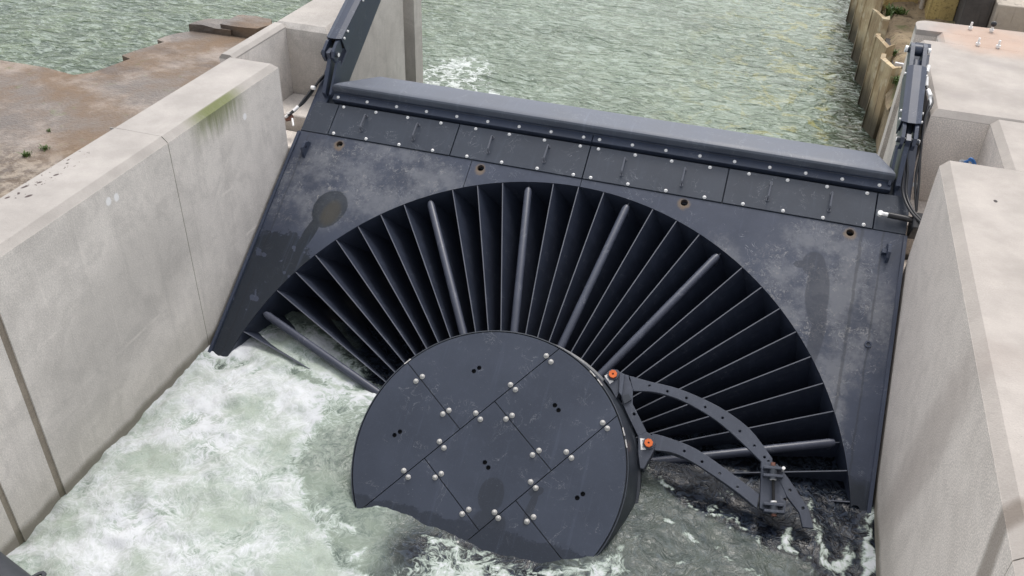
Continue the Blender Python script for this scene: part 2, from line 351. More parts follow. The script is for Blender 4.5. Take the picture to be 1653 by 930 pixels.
# ------------------------------------------------------------ ground and water
def sheet(name, xs, ys, zf, mat, kind, attrs=None, label=None):
    xs, ys = np.array(xs), np.array(ys); nx, ny = len(xs), len(ys)
    X, Y = np.meshgrid(xs, ys); Z = zf(X, Y) if callable(zf) else np.full_like(X, zf)
    me = bpy.data.meshes.new(name); co = np.stack([X, Y, Z], -1).reshape(-1, 3).astype('f')
    i = np.arange(nx*ny).reshape(ny, nx); q = np.stack([i[:-1, :-1], i[:-1, 1:], i[1:, 1:], i[1:, :-1]], -1).reshape(-1, 4)
    me.vertices.add(len(co)); me.vertices.foreach_set('co', co.ravel()); me.loops.add(q.size); me.loops.foreach_set('vertex_index', q.ravel().astype('i'))
    me.polygons.add(len(q)); me.polygons.foreach_set('loop_start', np.arange(0, q.size, 4, dtype='i')); me.polygons.foreach_set('loop_total', np.full(len(q), 4, 'i'))
    me.update(calc_edges=True); me.polygons.foreach_set('use_smooth', [True]*len(q))
    for k, fn in (attrs or {}).items():
        a = me.attributes.new(k, 'FLOAT', 'POINT'); a.data.foreach_set('value', fn(X, Y).ravel().astype('f'))
    o = link(name, me, None, mat); o['kind'] = kind
    if label: o['label'] = label
    return o
def smooth(v, a, b):
    t = np.clip((v-a)/(b-a), 0, 1); return t*t*(3-2*t)
def nz(X, Y, s, seed=0., oct=3):
    f = lambda x, y: noise.fractal(Vector((x*s, y*s, seed)), .8, 2., oct)
    return np.vectorize(f)(X, Y)
def pdist(X, Y, pts):
    d = np.full(X.shape, 9.)
    for (ax, ay), (bx, by) in zip(pts, pts[1:]):
        t = np.clip(((X-ax)*(bx-ax)+(Y-ay)*(by-ay))/((bx-ax)**2+(by-ay)**2+1e-9), 0, 1)
        d = np.minimum(d, np.hypot(X-ax-t*(bx-ax), Y-ay-t*(by-ay)))
    return d
class Cache: pass
K = Cache()
def warp(X, Y):
    if getattr(K, 'k', None) != X.shape:
        K.k = X.shape; K.wx = nz(X, Y, 3.2, 3.)*.07+nz(X, Y, 11, 8.)*.02; K.wy = nz(X, Y, 3.2, 17.)*.07+nz(X, Y, 11, 28.)*.02
    return X+K.wx, Y+K.wy
LINES = [  # crests of foam (points in metres), half width, strength
    ([(.46, -.21), (.56, .05), (.92, .0), (1.2, -.08), (1.5, -.14), (1.74, -.1)], .06, 1.0),
    ([(.68, .61), (.62, .4), (.73, .27), (.51, .15)], .05, .55), ([(.95, .35), (1.3, .22), (1.7, .08)], .09, .7),
    ([(4.15, -.12), (4.3, -.26), (4.53, -.38), (4.73, -.43), (5.03, -.56), (5.27, -.64), (5.49, -.71)], .022, .9),
    ([(4.86, -.17), (4.83, -.37), (4.92, -.5)], .02, .7), ([(4.93, -.2), (5.02, -.24), (5.05, -.2)], .015, .6), ([(5.35, -.42), (5.34, -.6), (5.45, -.75)], .03, .8),
    ([(1.95, -1.4), (2.2, -1.6), (2.36, -1.75), (2.6, -1.95)], .09, .8),
    ([(.03, -.22), (.12, -.34), (.27, -.37)], .05, .9),
    ([(2.29, -1.21), (2.83, -1.4), (3.05, -1.5), (3.3, -1.42), (3.52, -1.36), (3.74, -1.34), (3.97, -1.25)], .03, .55),
    ([(4.05, -1.3), (4.16, -1.05), (4.28, -.91)], .08, .6), ([(3.1, -1.65), (3.4, -1.6), (3.7, -1.55), (4.0, -1.6)], .1, .7),
    ([(5.98, .0), (5.93, -.2), (5.97, -.55), (5.95, -1.)], .035, .75), ([(4.97, -.92), (4.63, -1.0), (4.4, -1.1)], .04, .6),
    ([(5.5, -.1), (5.62, -.3), (5.55, -.5), (5.7, -.7)], .03, .5), ([(5.7, -.2), (5.8, -.45), (5.75, -.8)], .03, .5), ([(4.4, -.6), (4.6, -.75), (4.9, -.8), (5.2, -.95)], .03, .6)]
def lines_at(X, Y):
    if getattr(K, 'lk', None) != X.shape:
        K.lk = X.shape; U, V = warp(X, Y); U = U+nz(X, Y, 5, 51., 3)*.06; V = V+nz(X, Y, 5, 61., 3)*.06; L = np.zeros(X.shape); q = .3+.9*np.clip(nz(X, Y, 7, 41., 4)*.9+.5, 0, 1)
        for pts, wd, st in LINES: L = np.maximum(L, st*(.45*np.exp(-(pdist(U, V, pts)/(wd*.6))**2)+.3*np.exp(-(pdist(U, V, pts)/(wd*2.4))**2)))
        K.L = L*q
    return K.L
def heavy(X, Y):
    U, V = warp(X, Y)
    ex = np.interp(V, [-12, -3, -1.9, -1.66, -1.14, -.6, -.2, .0, .3], [6.5, 4.2, 2.6, 2.15, 1.62, 1.45, 1.3, .7, .2])
    return 1-smooth(U, ex-.25, ex+.12)
def foam_f(X, Y):
    U, V = warp(X, Y); H = heavy(X, Y)
    mid = np.exp(-((U-1.8)/.5)**2-((V+.35)/.4)**2)*.5
    behind = smooth(V, -.1, .1)*(1-smooth(U+V*.9, 1.3, 1.85))*.55*(1-smooth(V, .5, .75))
    rt = smooth(-V, .9, 1.7)*.42*smooth(U, 2.4, 3.0)
    wisps = smooth(U, 5.0, 5.7)*.1+smooth(-V, .6, 1.1)*smooth(U, 4.8, 5.4)*.2
    near_wall = -.35*np.exp(-((V+.12)/.17)**2)*(U < .6)
    return np.clip(H*.78+mid+behind+rt+wisps+near_wall+lines_at(X, Y), 0, 1.2)
def aer_f(X, Y):
    U, V = warp(X, Y); H = heavy(X, Y)
    bd = np.interp(U, [3.9, 4.25, 4.53, 5.03, 5.5, 6.], [.1, -.22, -.39, -.57, -.75, -1.1])
    low = smooth(bd-V, -.01, .05)*(1-smooth(U, 5.2, 5.9)*.6)
    dk = np.exp(-((U-3.3)/.7)**2-((V+1.45)/.2)**2)*.6
    dk2 = smooth(V, -.02, .12)*(.2+.8*smooth(U+V*.9, 1.3, 1.9)); dk3 = np.exp(-((U-.25)/.3)**2-((V+.12)/.16)**2)*.7
    return np.clip(np.maximum(np.maximum(low*.3, (1-smooth(U, 2.3, 2.8))*.95), H)-dk-dk2-dk3, 0, 1)
def front_h(X, Y):
    H = heavy(X, Y); L = lines_at(X, Y)
    z = nz(X, Y, 1.6, 1., 4)*(.02+.045*H)+nz(X, Y, 6, 5., 3)*(.008+.012*H)+L*.02
    z += -.06*np.exp(-((X-3.0)/.7)**2-((Y+1.3)/.35)**2)+.03*np.exp(-((X-1.3)/.4)**2-((Y+.35)/.3)**2)+.06*np.exp(-((X-.8)/.3)**2-((Y-.35)/.2)**2)-.02*np.exp(-((X-.25)/.2)**2-((Y+.1)/.13)**2)-.05*np.exp(-((X-1.6)/.3)**2-((Y-.0)/.2)**2)-.09*np.exp(-((X-2.05)/.28)**2-((Y+1.0)/.35)**2)-.05*np.exp(-((X-3.5)/.5)**2-((Y+1.3)/.25)**2)+nz(X, Y, 4, 77., 2)*.012*np.exp(-((Y+1.2)/.3)**2)
    z += np.where((X > 2.1), -.02, 0)
    fade = 1-smooth(-Y, 5, 9); z = z*fade
    return z-.25*smooth(Y, .75, 1.05)
def front_water():
    m = N('tailrace_water'); F = m.attr('foam'); A = m.attr('aerated')
    wv = m.noise(2.2, 4, .6, col=True); wd = m.vadd(m.obj, m.scale(wv, (.5, .5, 0)))
    cell = m.vor(2.9, 'SMOOTH_F1', wd); c2 = m.vor(6.5, 'DISTANCE_TO_EDGE', m.vadd(m.obj, m.scale(m.noise(5, 5, .7, col=True), (.28, .28, 0))))
    big = m.noise(1.7, 3, .6, wd); fine = m.noise(17, 5, .72, wd, .5); vfine = m.noise(60, 2, .7)
    stre = m.noise(7, 6, .65, m.vadd(m.obj, m.scale(m.noise(1.6, 3, .5, col=True), (1.3, 1.3, 0))), 1.2)
    soft = m.noise(3.4, 3, .5, m.vadd(m.obj, m.scale(m.noise(1.3, 2, .5, col=True), (.9, .9, 0))), .6)
    swirl = m.vadd(m.obj, m.scale(m.noise(2.6, 3, .55, col=True), (.65, .65, 0)))
    fil = m.noise(5.5, 4, .6, swirl, .4); fil = m.math('ABSOLUTE', m.math('SUBTRACT', fil, .5))      # folded noise: thin curling strands
    fil = m.ss(fil, .075, 0.)
    fil2 = m.ss(m.math('ABSOLUTE', m.math('SUBTRACT', m.noise(13, 4, .6, swirl, .6), .5)), .06, 0.)
    heavy_ = m.ss(F, .45, .75)
    pat = m.math('ADD', m.math('MULTIPLY', m.math('SUBTRACT', cell, .36), 1.0), m.math('ADD', m.math('MULTIPLY', m.math('SUBTRACT', soft, .5), 1.0), m.math('ADD', m.math('MULTIPLY', fil, .42), m.math('MULTIPLY', fil2, .25))))
    act = m.ss(F, .03, .35, .05, 1.)
    nzs = m.math('ADD', m.math('MULTIPLY', pat, .5), m.math('MULTIPLY', m.math('SUBTRACT', fine, .58), .7))
    v = m.math('MULTIPLY_ADD', nzs, act, F)
    fm = m.ss(v, .22, 1.15)
    rp_ = m.ss(m.noise(16, 4, .65, swirl, 1.), .5, .62)
    deep = m.mix(rp_, (.004, .005, .008), (.020, .026, .040))
    deep = m.mix(m.math('MULTIPLY', fil2, .3), deep, (.05, .065, .085))
    green = m.mix(m.ss(fine, .35, .65), (.11, .14, .12), (.22, .26, .22))
    green = m.mix(m.ss(soft, .4, .65), green, (.20, .24, .195)); green = m.mix(m.math('MULTIPLY', fil2, .35), green, (.33, .37, .33))
    body = m.mix(A, deep, green)
    milky = m.mix(m.ss(vfine, .35, .65, 0, .35), (.30, .35, .305), (.39, .44, .40))
    big_cell = m.vor(1.9, 'SMOOTH_F1', m.vadd(m.obj, m.scale(m.noise(1.9, 4, .6, col=True), (.75, .75, 0))))
    hz = m.math('ADD', m.math('ADD', m.math('MULTIPLY', big_cell, 1.15), m.math('MULTIPLY', m.math('SUBTRACT', soft, .5), .55)), m.math('ADD', m.math('MULTIPLY', m.math('SUBTRACT', fine, .5), .5), m.math('MULTIPLY', fil2, .14)))
    churn = m.mix(m.ss(hz, .22, .82), m.mix(m.ss(vfine, .35, .65, 0, .5), (.31, .355, .30), (.37, .41, .37)), (.57, .585, .60))
    white = m.mix(heavy_, (.50, .515, .53), churn)
    col = m.mix(m.ss(fm, 0, .4), body, milky); col = m.mix(m.ss(fm, .3, .75), col, white)
    hh = m.math('ADD', m.math('MULTIPLY', fil, .25), m.math('ADD', m.math('MULTIPLY', fine, .7), m.math('ADD', m.math('MULTIPLY', soft, .8), m.math('MULTIPLY', vfine, .2))))
    m.bump(m.math('ADD', hh, m.math('MULTIPLY', fm, .35)), .38, .018)
    return m.done(col, m.ss(fm, 0, .8, .1, .75), 0, .32, 1.3)
def river_water():
    m = N('river_water'); U = m.attr('foam')
    w1 = m.noise(1, 3, .5, m.scale(m.obj, (2.0, 4.2, 1)), 1.2); w2 = m.noise(1, 2, .5, m.scale(m.obj, (5.5, 10.5, 1)), 1.2)
    w3 = m.noise(1, 3, .5, m.scale(m.obj, (26, 44, 1)))
    big = m.noise(.45, 4, .6, dist=.8)
    c = m.mix(m.ss(big, .35, .65), (.11, .145, .10), (.165, .21, .15))
    rt = m.ss(m.x, 2.5, 5.2)
    strk = m.noise(1, 4, .6, m.vadd(m.scale(m.vadd(m.obj, m.scale(m.obj, (0, .45, 0))), (1.9, 1.1, 1)), m.scale(m.noise(2, 3, .5, col=True), (.9, .9, 0))), 1.6)
    c = m.mix(m.math('MULTIPLY', m.ss(strk, .52, .60), m.math('MULTIPLY', rt, .75)), c, (.26, .25, .085))  # yellow-green reflections on the right side painted into the water colour
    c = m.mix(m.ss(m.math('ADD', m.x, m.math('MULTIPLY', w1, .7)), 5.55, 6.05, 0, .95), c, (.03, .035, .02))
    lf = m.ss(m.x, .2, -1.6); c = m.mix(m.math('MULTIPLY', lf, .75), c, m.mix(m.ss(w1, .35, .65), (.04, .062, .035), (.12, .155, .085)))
    rip = m.ss(w2, .5, .62, 0, .55); c = m.mix(rip, c, (.29, .34, .29)); c = m.mix(m.ss(w2, .46, .36, 0, .55), c, (.06, .085, .06))  # ripple highlights and shaded troughs painted into the colour
    wv = m.vadd(m.obj, m.scale(m.noise(3.5, 4, .6, col=True), (.5, .5, 0)))
    ed = m.vor(4.5, 'DISTANCE_TO_EDGE', m.vadd(wv, m.scale(m.noise(12, 5, .7, col=True), (.22, .22, 0)))); fn = m.noise(11, 5, .75)
    fo = m.math('MULTIPLY', m.ss(ed, .13, .0), m.ss(m.math('ADD', U, m.math('MULTIPLY', m.math('SUBTRACT', fn, .5), .8)), .28, .5))
    sw = m.ss(m.noise(1, 3, .7, m.scale(m.obj, (22, 40, 1))), .70, .76, 0, .35)
    c = m.mix(m.math('MULTIPLY', m.maxm(fo, sw), .8), c, (.62, .65, .63))
    m.bump(m.math('ADD', m.math('MULTIPLY', w1, 1.4), m.math('ADD', m.math('MULTIPLY', w2, m.ss(m.noise(.8, 3, .6), .35, .65, .25, .8)), m.math('MULTIPLY', w3, .05))), .75, .13)
    return m.done(c, m.mix(fo, .16, .6), 0, .4, 1.33)
M['front_water'] = front_water(); M['river'] = river_water()
xs = np.unique(np.concatenate([np.linspace(-.3, 6.3, 300)])); ys = np.concatenate([np.linspace(-14, -3.2, 40)[:-1], np.linspace(-3.2, 1.05, 200)])
K.k = K.lk = None
fw = sheet('tailrace_water', xs, ys, front_h, M['front_water'], 'structure', dict(foam=foam_f, aerated=aer_f))
K.k = K.lk = None
xs = np.concatenate([-np.geomspace(9, 60, 16)[::-1], np.linspace(-9, 7, 200)[1:-1], [7, 10, 20, 60]]); ys = np.concatenate([np.linspace(2.75, 14, 160), np.geomspace(14.5, 120, 20)])
def river_h(X, Y): return .45+(nz(X, Y, 1.3, 4., 3)*.025+nz(X, Y, 4.5, 9., 2)*.008)*(1-smooth(Y, 13, 20))
def river_f(X, Y):
    g = np.exp(-((X-.2)/.5)**2-((Y-6.25)/.7)**2)+.8*np.exp(-((X-.75)/.6)**2-((Y-5.55)/.3)**2)+.45*np.exp(-((X-2.7)/.5)**2-((Y-4.75)/.25)**2)
    return np.clip(g, 0, 1)
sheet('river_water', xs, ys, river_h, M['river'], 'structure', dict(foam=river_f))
M['bed'] = plain('river_bed_mud', (.08, .07, .045), .9)
sheet('river_bed', np.linspace(-300, 300, 7), np.linspace(-300, 300, 7), -3.0, M['bed'], 'structure')

# ------------------------------------------------------------ concrete walls
def top_pred(zt, sides):
    """bevel the top edges lying on the given x / y planes"""
    def p(a, b):
        if abs(a.z-zt) > 1e-4 or abs(b.z-zt) > 1e-4: return False
        for ax, v in sides:
            if abs(a[ax]-v) < 1e-4 and abs(b[ax]-v) < 1e-4: return True
        return False
    return p
CH = .05
lw = empty('concrete_wall', 'low grey concrete side wall left of the turbine, green algae under its top edge', 'wall', (0, 0, 0))
H1 = 2.14
for i, (a, b) in enumerate(((-14, -6.0), (-5.94, -2.42), (-2.37, -1.98), (-1.92, .026), (.034, 1.81))):
    sides = [(0, 0.), (0, -.54)]+([(1, 1.81)] if b == 1.81 else [])
    box_obj('wall_panel', (-.54, 0, a, b, -3.1, H1), M['conc_l'], lw, CH, top_pred(H1, sides))
for a, b in ((-6.0, -5.94), (-2.42, -2.37), (-1.98, -1.92)):
    box_obj('joint_filler', (-.535, -.012, a, b, -3.05, H1-.02), M['joint'], lw)
box_obj('joint_filler', (-.535, -.052, .026, .034, -3.05, H1-.0015), M['conc_l'], lw)
box_obj('joint_filler', (-.0515, -.006, .026, .034, -3.05, H1-.06), M['joint'], lw)
# left recess and pier
lp = empty('concrete_pier', 'beige concrete pier behind the left hydraulic arm with a stoplog slot', 'pier', (0, 0, 0))
box_obj('recess_wall', (-.65, -.49, 1.812, 2.838, -3.1, H1), M['conc_l'], lp, .035, top_pred(H1, [(0, -.65), (0, -.49)]))
box_obj('pier_block', (-.65, 0, 2.84, 4.84, -3.1, H1), M['conc_pier'], lp, CH, top_pred(H1, [(0, 0.), (1, 2.84), (0, -.65)]))
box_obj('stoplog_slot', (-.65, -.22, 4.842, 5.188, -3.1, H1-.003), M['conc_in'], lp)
box_obj('pier_block', (-.65, 0, 5.19, 5.44, -3.1, H1), M['conc_pier'], lp)
box_obj('recess_floor', (-.488, .03, 2.3, 2.838, 1.1, 1.36), M['conc_l'], lp, .01)
box_obj('recess_floor', (-.488, .02, 1.83, 2.18, .6, 1.24), M['conc_l'], lp, .01)
# right wall
H2 = 2.2
rw = empty('concrete_wall', 'pale concrete side wall right of the turbine, one brown stain near the bottom of its face', 'wall', (0, 0, 0))
for a, b in ((-14, -6.0), (-5.992, -2.32), (-2.312, 1.8)):
    sides = [(0, 6.)]
    box_obj('wall_panel', (6, 9.5, a, b, -3.1, H2), M['conc_r'], rw, .06, top_pred(H2, sides))
rp = empty('concrete_pier', 'pale concrete slab and pier with a deep square recess, right of the right hydraulic arm', 'pier', (0, 0, 0))
box_obj('slab', (6.5, 9.5, 1.803, 2.84, -3.1, H2), M['conc_r'], rp, .055, top_pred(H2, [(0, 6.5)]))
box_obj('pier_block', (6, 9.5, 2.842, 4.84, -3.1, H2), M['conc_r'], rp, .055, top_pred(H2, [(0, 6.), (1, 2.842)]))
box_obj('stoplog_slot', (6.22, 9.5, 4.842, 5.188, -3.1, H2), M['conc_r'], rp, .05, top_pred(H2, [(0, 6.22)]))
bm = bmesh.new()
out = [(9.5, 5.19), (9.5, 5.56)]+[(6.16-.16*math.sin(t), 5.40+.16*math.cos(t)) for t in np.linspace(0, math.pi/2, 7)]+[(6.0, 5.19)]
prism(bm, out, (), -3.1, H2); bm_obj('pier_block', bm, M['conc_r'], rp)
box_obj('recess_floor', (5.99, 6.498, 2.3, 2.838, 1.0, 1.3), M['conc_r'], rp)
box_obj('recess_floor', (6.0, 6.498, 1.802, 2.2, .6, 1.0), M['conc_r'], rp)
# anchor bolts standing on the slab
for i, (x, y, lab) in enumerate(((6.57, 5.41, 'back left threaded anchor bolt standing on the right slab'), (6.79, 5.42, 'back right anchor bolt with a black ball cap on the right slab'),
                                 (6.59, 4.87, 'front left threaded anchor bolt on the right slab with rust round its foot'), (6.79, 4.87, 'front right threaded anchor bolt standing on the right slab'))):
    t = empty('anchor_bolt', lab, 'bolt', (x, y, H2), group='anchor bolts on the right slab')
    tube_obj('stud', [(0, 0, -.01), (0, 0, .085)], .012, M['zinc'], t, 8)
    bm = bmesh.new(); prism(bm, circ(0, 0, .024, 6), (), .012, .034); bm_obj('nut', bm, M['zinc'], t)
    if i == 1:
        bm = bmesh.new(); bmesh.ops.create_uvsphere(bm, u_segments=12, v_segments=8, radius=.032, matrix=Matrix.Translation((0, 0, .09))); bm_obj('cap', bm, M['rubber'], t, 60)
# blue cable coil in the right recess
cb = empty('cable_conduit', 'short grey conduit with a blue cable coming out of the right recess', 'cable', (6.33, 2.42, 1.9))
bm = bmesh.new(); tube(bm, [(-.02, 0, -.35), (-.02, 0, .04)], .045, 14, False); tube(bm, [(-.02, 0, .04), (-.02, 0, -.1)], .038, 14, False); bm_obj('conduit', bm, M['zinc'], cb, 40)
for d in (0, .02): tube_obj('blue_cable', spline([(-.02+d, 0, -.1), (-.02+d, .01, .02), (.02, 0, .06+d), (.05+d, -.01, .03), (.09, -.02, -.1), (.09, -.02, -.3)]), .009, M['blue'], cb, 6)

# ------------------------------------------------------------ left terrace
pts = [(-60, 2.6), (-9, 3.0), (-4.87, 3.15), (-4.2, 3.16), (-3.7, 3.08), (-3.54, 3.24), (-3.41, 3.8), (-3.58, 3.86), (-3.54, 4.04), (-3.38, 4.49), (-3.52, 4.53), (-3.50, 4.69), (-3.42, 4.86), (-3.29, 5.0), (-3.1, 5.02),
       (-2.9, 5.03), (-2.42, 5.05), (-1.6, 4.95), (-.7, 4.9), (-.66, 2.0), (-.66, 1.8), (-.545, 1.8), (-.545, -40), (-60, -40)]
bm = bmesh.new(); prism(bm, pts, (), -3.0, 1.0); bmesh.ops.recalc_face_normals(bm, faces=bm.faces)
te = bm_obj('terrace_ground', bm, M['old']); te['kind'] = 'structure'
def rough_block(name, outline, z0, z1, mat, label, cat, seed, rag=.03, group=None):
    bm = bmesh.new(); prism(bm, outline, (), z0, z1); bmesh.ops.subdivide_edges(bm, edges=bm.edges[:], cuts=2, use_grid_fill=True)
    for v in bm.verts: v.co += Vector([noise.noise(v.co*4+Vector((seed+k*9, 0, 0)))*rag for k in range(3)])
    return tag(bm_obj(name, bm, mat), label, cat, group)
rough_block('broken_slab', [(-3.35, 5.03), (-3.2, 5.33), (-2.95, 5.42), (-2.75, 5.38), (-2.7, 5.06)], .6, 1.08, M['old'], 'flat broken brown stone lying at the far tip of the left terrace', 'stone', 3.)
rough_block('stone_block', [(-2.86, 5.08), (-2.84, 5.48), (-2.6, 5.6), (-2.3, 5.5), (-2.2, 5.3), (-2.3, 5.07)], .45, 1.13, M['old'], 'thick rust brown stump of masonry at the far tip of the left terrace', 'stone', 8.)
# weeds
def weed(x, y, z, s, n, label, group=None, mat=None):
    bm = bmesh.new(); rn = random.Random(int(x*100+y*10))
    for i in range(n):
        a, l, t = rn.random()*6.28, s*(.5+rn.random()*.7), rn.random()*.9
        bx, by = rn.gauss(0, s*.35), rn.gauss(0, s*.35); w_ = s*.09; dx, dy = math.cos(a), math.sin(a)
        p0 = Vector((bx, by, 0)); p1 = p0+Vector((dx*l*.4*t, dy*l*.4*t, l*.55)); p2 = p0+Vector((dx*l*t, dy*l*t, l*.7))
        sd_ = Vector((-dy, dx, 0))*w_
        v = [bm.verts.new(q) for q in (p0-sd_*.5, p0+sd_*.5, p1+sd_, p1-sd_, p2)]
        bm.faces.new((v[0], v[1], v[2], v[3])); bm.faces.new((v[3], v[2], v[4]))
    o = bm_obj('weed_tuft', bm, mat or M['leaf']); o.location = (x, y, z); return tag(o, label, 'weed', group)
weed(-2.6, 1.28, 1.0, .055, 60, 'small green weed on the brown terrace, the farther of two by the left wall')
weed(-2.66, 1.1, 1.0, .06, 70, 'small green weed on the brown terrace, the nearer of two by the left wall')
weed(-2.86, 1.66, 1.0, .035, 40, 'tiny pale weed sprig on the brown terrace beyond the two bigger ones')

# ------------------------------------------------------------ right bank, sheet piles, back walls
bk = sheet('bank_ground', np.concatenate([np.linspace(5.99, 9.5, 50), [12, 30, 60]]), np.concatenate([np.linspace(5.57, 12, 80), [20, 60]]),
           lambda X, Y: 1.28+nz(X, Y, 1.5, 2., 4)*.07-.25*smooth(6.15-X, 0, .2), M['bank'], 'structure')
box_obj('bank_core', (6.03, 60, 5.6, 60, -3, 1.05), M['bank'])['kind'] = 'structure'
def sheet_pile(x, y, zt, ln, label, lean=0.):
    """one Z shaped steel pile, weathered: thick web with two flanges"""
    out = [(0, 0), (.07, 0), (.07, -.05), (.19, -.34), (.26, -.34), (.26, -.41), (.15, -.41), (.02, -.07), (0, -.07)]
    bm = bmesh.new(); zs = np.linspace(0, ln, 9); rings = []
    for k, z in enumerate(zs):
        rings.append([bm.verts.new((px*.85+noise.noise(Vector((px*6, py*6, z*3+x*7)))*.018, py+noise.noise(Vector((px*6+9, py*6, z*3+y)))*.018, z-ln+(noise.noise(Vector((px*9, py*9, x+y)))*.06 if k == 8 else 0))) for px, py in out])
    n = len(out)
    for A, B in zip(rings, rings[1:]):
        for i in range(n): bm.faces.new((A[i], A[(i+1) % n], B[(i+1) % n], B[i]))
    f = bm.faces.new(rings[-1]); bmesh.ops.triangulate(bm, faces=[f])
    for v in bm.verts: v.co += Vector((x, y, zt))
    return tag(bm_obj('sheet_pile', bm, M['pile']), label, 'pile', 'weathered sheet piles along the right bank')
for i, (y, x, zt) in enumerate(((6.55, 5.86, 1.42), (7.4, 5.82, 1.42), (8.3, 5.77, 1.5), (9.25, 5.72, 1.6), (10.2, 5.68, 1.6), (11.15, 5.64, 1.6))):
    lab = ['sheet pile nearest the gate on the right bank, its foot dark above the water', 'second sheet pile from the gate on the right bank, beside white litter',
           'third sheet pile from the gate on the right bank', 'fourth sheet pile from the gate, bright yellow, on the right bank', 'fifth sheet pile from the gate, at the top edge of the photo', 'farthest sheet pile on the right bank'][i]
    sheet_pile(x, y, zt, 4.0, lab)
    # the pile's return leg against the bank
    if i: box_obj('pile_cap', (0, .1, 0, .1, 0, .1), M['pile']) if False else None
bm = bmesh.new()
for i, (y, x) in enumerate(((6.14, 5.86), (6.99, 5.82), (7.89, 5.77), (8.84, 5.72), (9.79, 5.68), (10.74, 5.64))):
    y1 = y-.42 if i else 5.58
    box(bm, x+.24, x+.32, y1, y+.02, -3, 1.22)
tag(bm_obj('dark_backing_panel', bm, M['darkgate']), 'row of dark backing panels set behind the sheet piles of the right bank', 'sheet piling')  # darker panels behind the piles make the gaps dark
weed(6.12, 6.05, 1.25, .12, 150, 'grass tuft behind the sheet pile nearest the gate')
weed(6.05, 7.15, 1.25, .09, 100, 'small grass tuft beside the white litter on the right bank')
weed(6.15, 9.0, 1.22, .17, 160, 'large leafy tuft far along the right bank near the yellow wall')
rough_block('litter', [(6.2, 7.15), (6.24, 7.27), (6.42, 7.25), (6.5, 7.15), (6.36, 7.12)], 1.26, 1.33, M['litter'], 'crumpled white litter on the right bank behind the sheet piles', 'litter', 5.)
rough_block('litter', [(6.06, 6.55), (6.06, 6.6), (6.2, 6.59), (6.2, 6.54)], 1.3, 1.34, M['litter'], 'thin pale stick on the right bank between the first two piles', 'litter', 6., .01)
def bwall(b, mat, label, bev=.01):
    return tag(box_obj('old_wall', b, mat, None, bev), label, 'wall')
bwall((6.02, 6.5, 9.5, 10.2, 0, 4.2), M['yellow'], 'lichen yellow old wall at the top of the photo beside the sheet piles')
tag(tube_obj('downpipe', [(6.55, 9.4, .8), (6.55, 9.4, 4.2)], .035, M['greywall'], None, 8), 'thin grey pole standing between the two yellow walls', 'pole')
bwall((6.6, 6.98, 9.0, 10.1, 0, 4.2), M['yellow'], 'golden old wall between the thin pole and the dark timber door')
bwall((6.985, 7.35, 8.5, 9.2, 0, 4.2), M['darkgate'], 'dark timber door set between the yellow wall and the beige wall')
bwall((7.36, 9.5, 8.3, 9.6, 0, 1.75), M['greywall'], 'beige old concrete wall at the top right corner behind the slab')
bwall((8.1, 11, 7.6, 8.29, 0, 1.9), M['conc_r'], 'pale concrete block at the far top right corner behind the slab')

# ------------------------------------------------------------ turbine gate: local frame (x, s along the slope, h off the plate)
AL = 0.59541516
G = empty('turbine_gate', 'dark sloping steel turbine gate with radial vanes and a round hub', 'turbine', (0, 0, 0), (AL, 0, 0))
CX, CS, RF, RH, HH = 3.027, -.4985, 2.834, 1.0725, .627
BH = [(.52, 2.34), (2.03, 2.35), (4.02, 2.36), (5.5, 2.35), (5.86, -.05)]
def arc(a0, a1, n, r=RF): return [(CX+r*math.cos(t), CS+r*math.sin(t)) for t in np.linspace(R(a0), R(a1), n)]
def at_x(x): return math.degrees(math.acos((x-CX)/RF))
g_ = .003
def deck(outer, holes):
    o = prism_obj('deck_plate', outer, -.05, 0, M['deck'], G, [circ(hx, hy, .034, 14) for hx, hy in holes])
    return o
xa, xb = 1.92, 3.03
a1 = at_x(xa-g_)
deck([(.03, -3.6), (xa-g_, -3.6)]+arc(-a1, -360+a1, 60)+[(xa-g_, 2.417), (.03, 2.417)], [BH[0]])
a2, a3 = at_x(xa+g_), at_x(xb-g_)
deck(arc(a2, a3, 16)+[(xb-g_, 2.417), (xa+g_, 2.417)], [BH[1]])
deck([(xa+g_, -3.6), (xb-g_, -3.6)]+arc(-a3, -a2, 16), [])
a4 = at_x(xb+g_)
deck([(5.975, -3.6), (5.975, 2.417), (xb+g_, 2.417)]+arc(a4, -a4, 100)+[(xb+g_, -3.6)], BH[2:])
prism_obj('under_plate', [(.05, 2.37), (5.96, 2.37), (5.96, 3.0), (.05, 3.0)], -.09, -.054, M['hubside'], G)
# dark backing right behind the bolt holes
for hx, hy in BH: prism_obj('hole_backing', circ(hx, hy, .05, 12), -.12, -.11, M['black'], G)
# top cover plates with handles and bolts
cov = [(.16, .42, 0), (.42, 0, 0)]
edges = [.36, 1.685, 3.03, 4.355, 5.68]
handles = [.7, 1.27, 2.06, 2.63, 3.39, 3.96, 4.75, 5.29]
bot = [.42, .78, 1.14, 1.5, 1.86, 2.22, 2.58, 2.94, 3.11, 3.47, 3.83, 4.19, 4.54, 4.9, 5.25, 5.6]
topb = [.42, .78, 1.13, 1.49, 1.86, 2.21, 2.57, 2.93, 3.11, 3.47, 3.82, 4.18, 4.54, 4.89, 5.24, 5.59]
hb = bmesh.new(); tube(hb, [(0, -.085, 0), (0, -.08, .045), (0, -.07, .055), (0, .07, .055), (0, .08, .045), (0, .085, 0)], .0085, 6)
for a in (-.085, .085): bmesh.ops.create_cone(hb, cap_ends=True, segments=8, radius1=.016, radius2=.016, depth=.008, matrix=Matrix.Translation((0, a, .004)))
HAND = bpy.data.meshes.new('handle'); hb.to_mesh(HAND); hb.free(); HAND.materials.append(M['edge'])
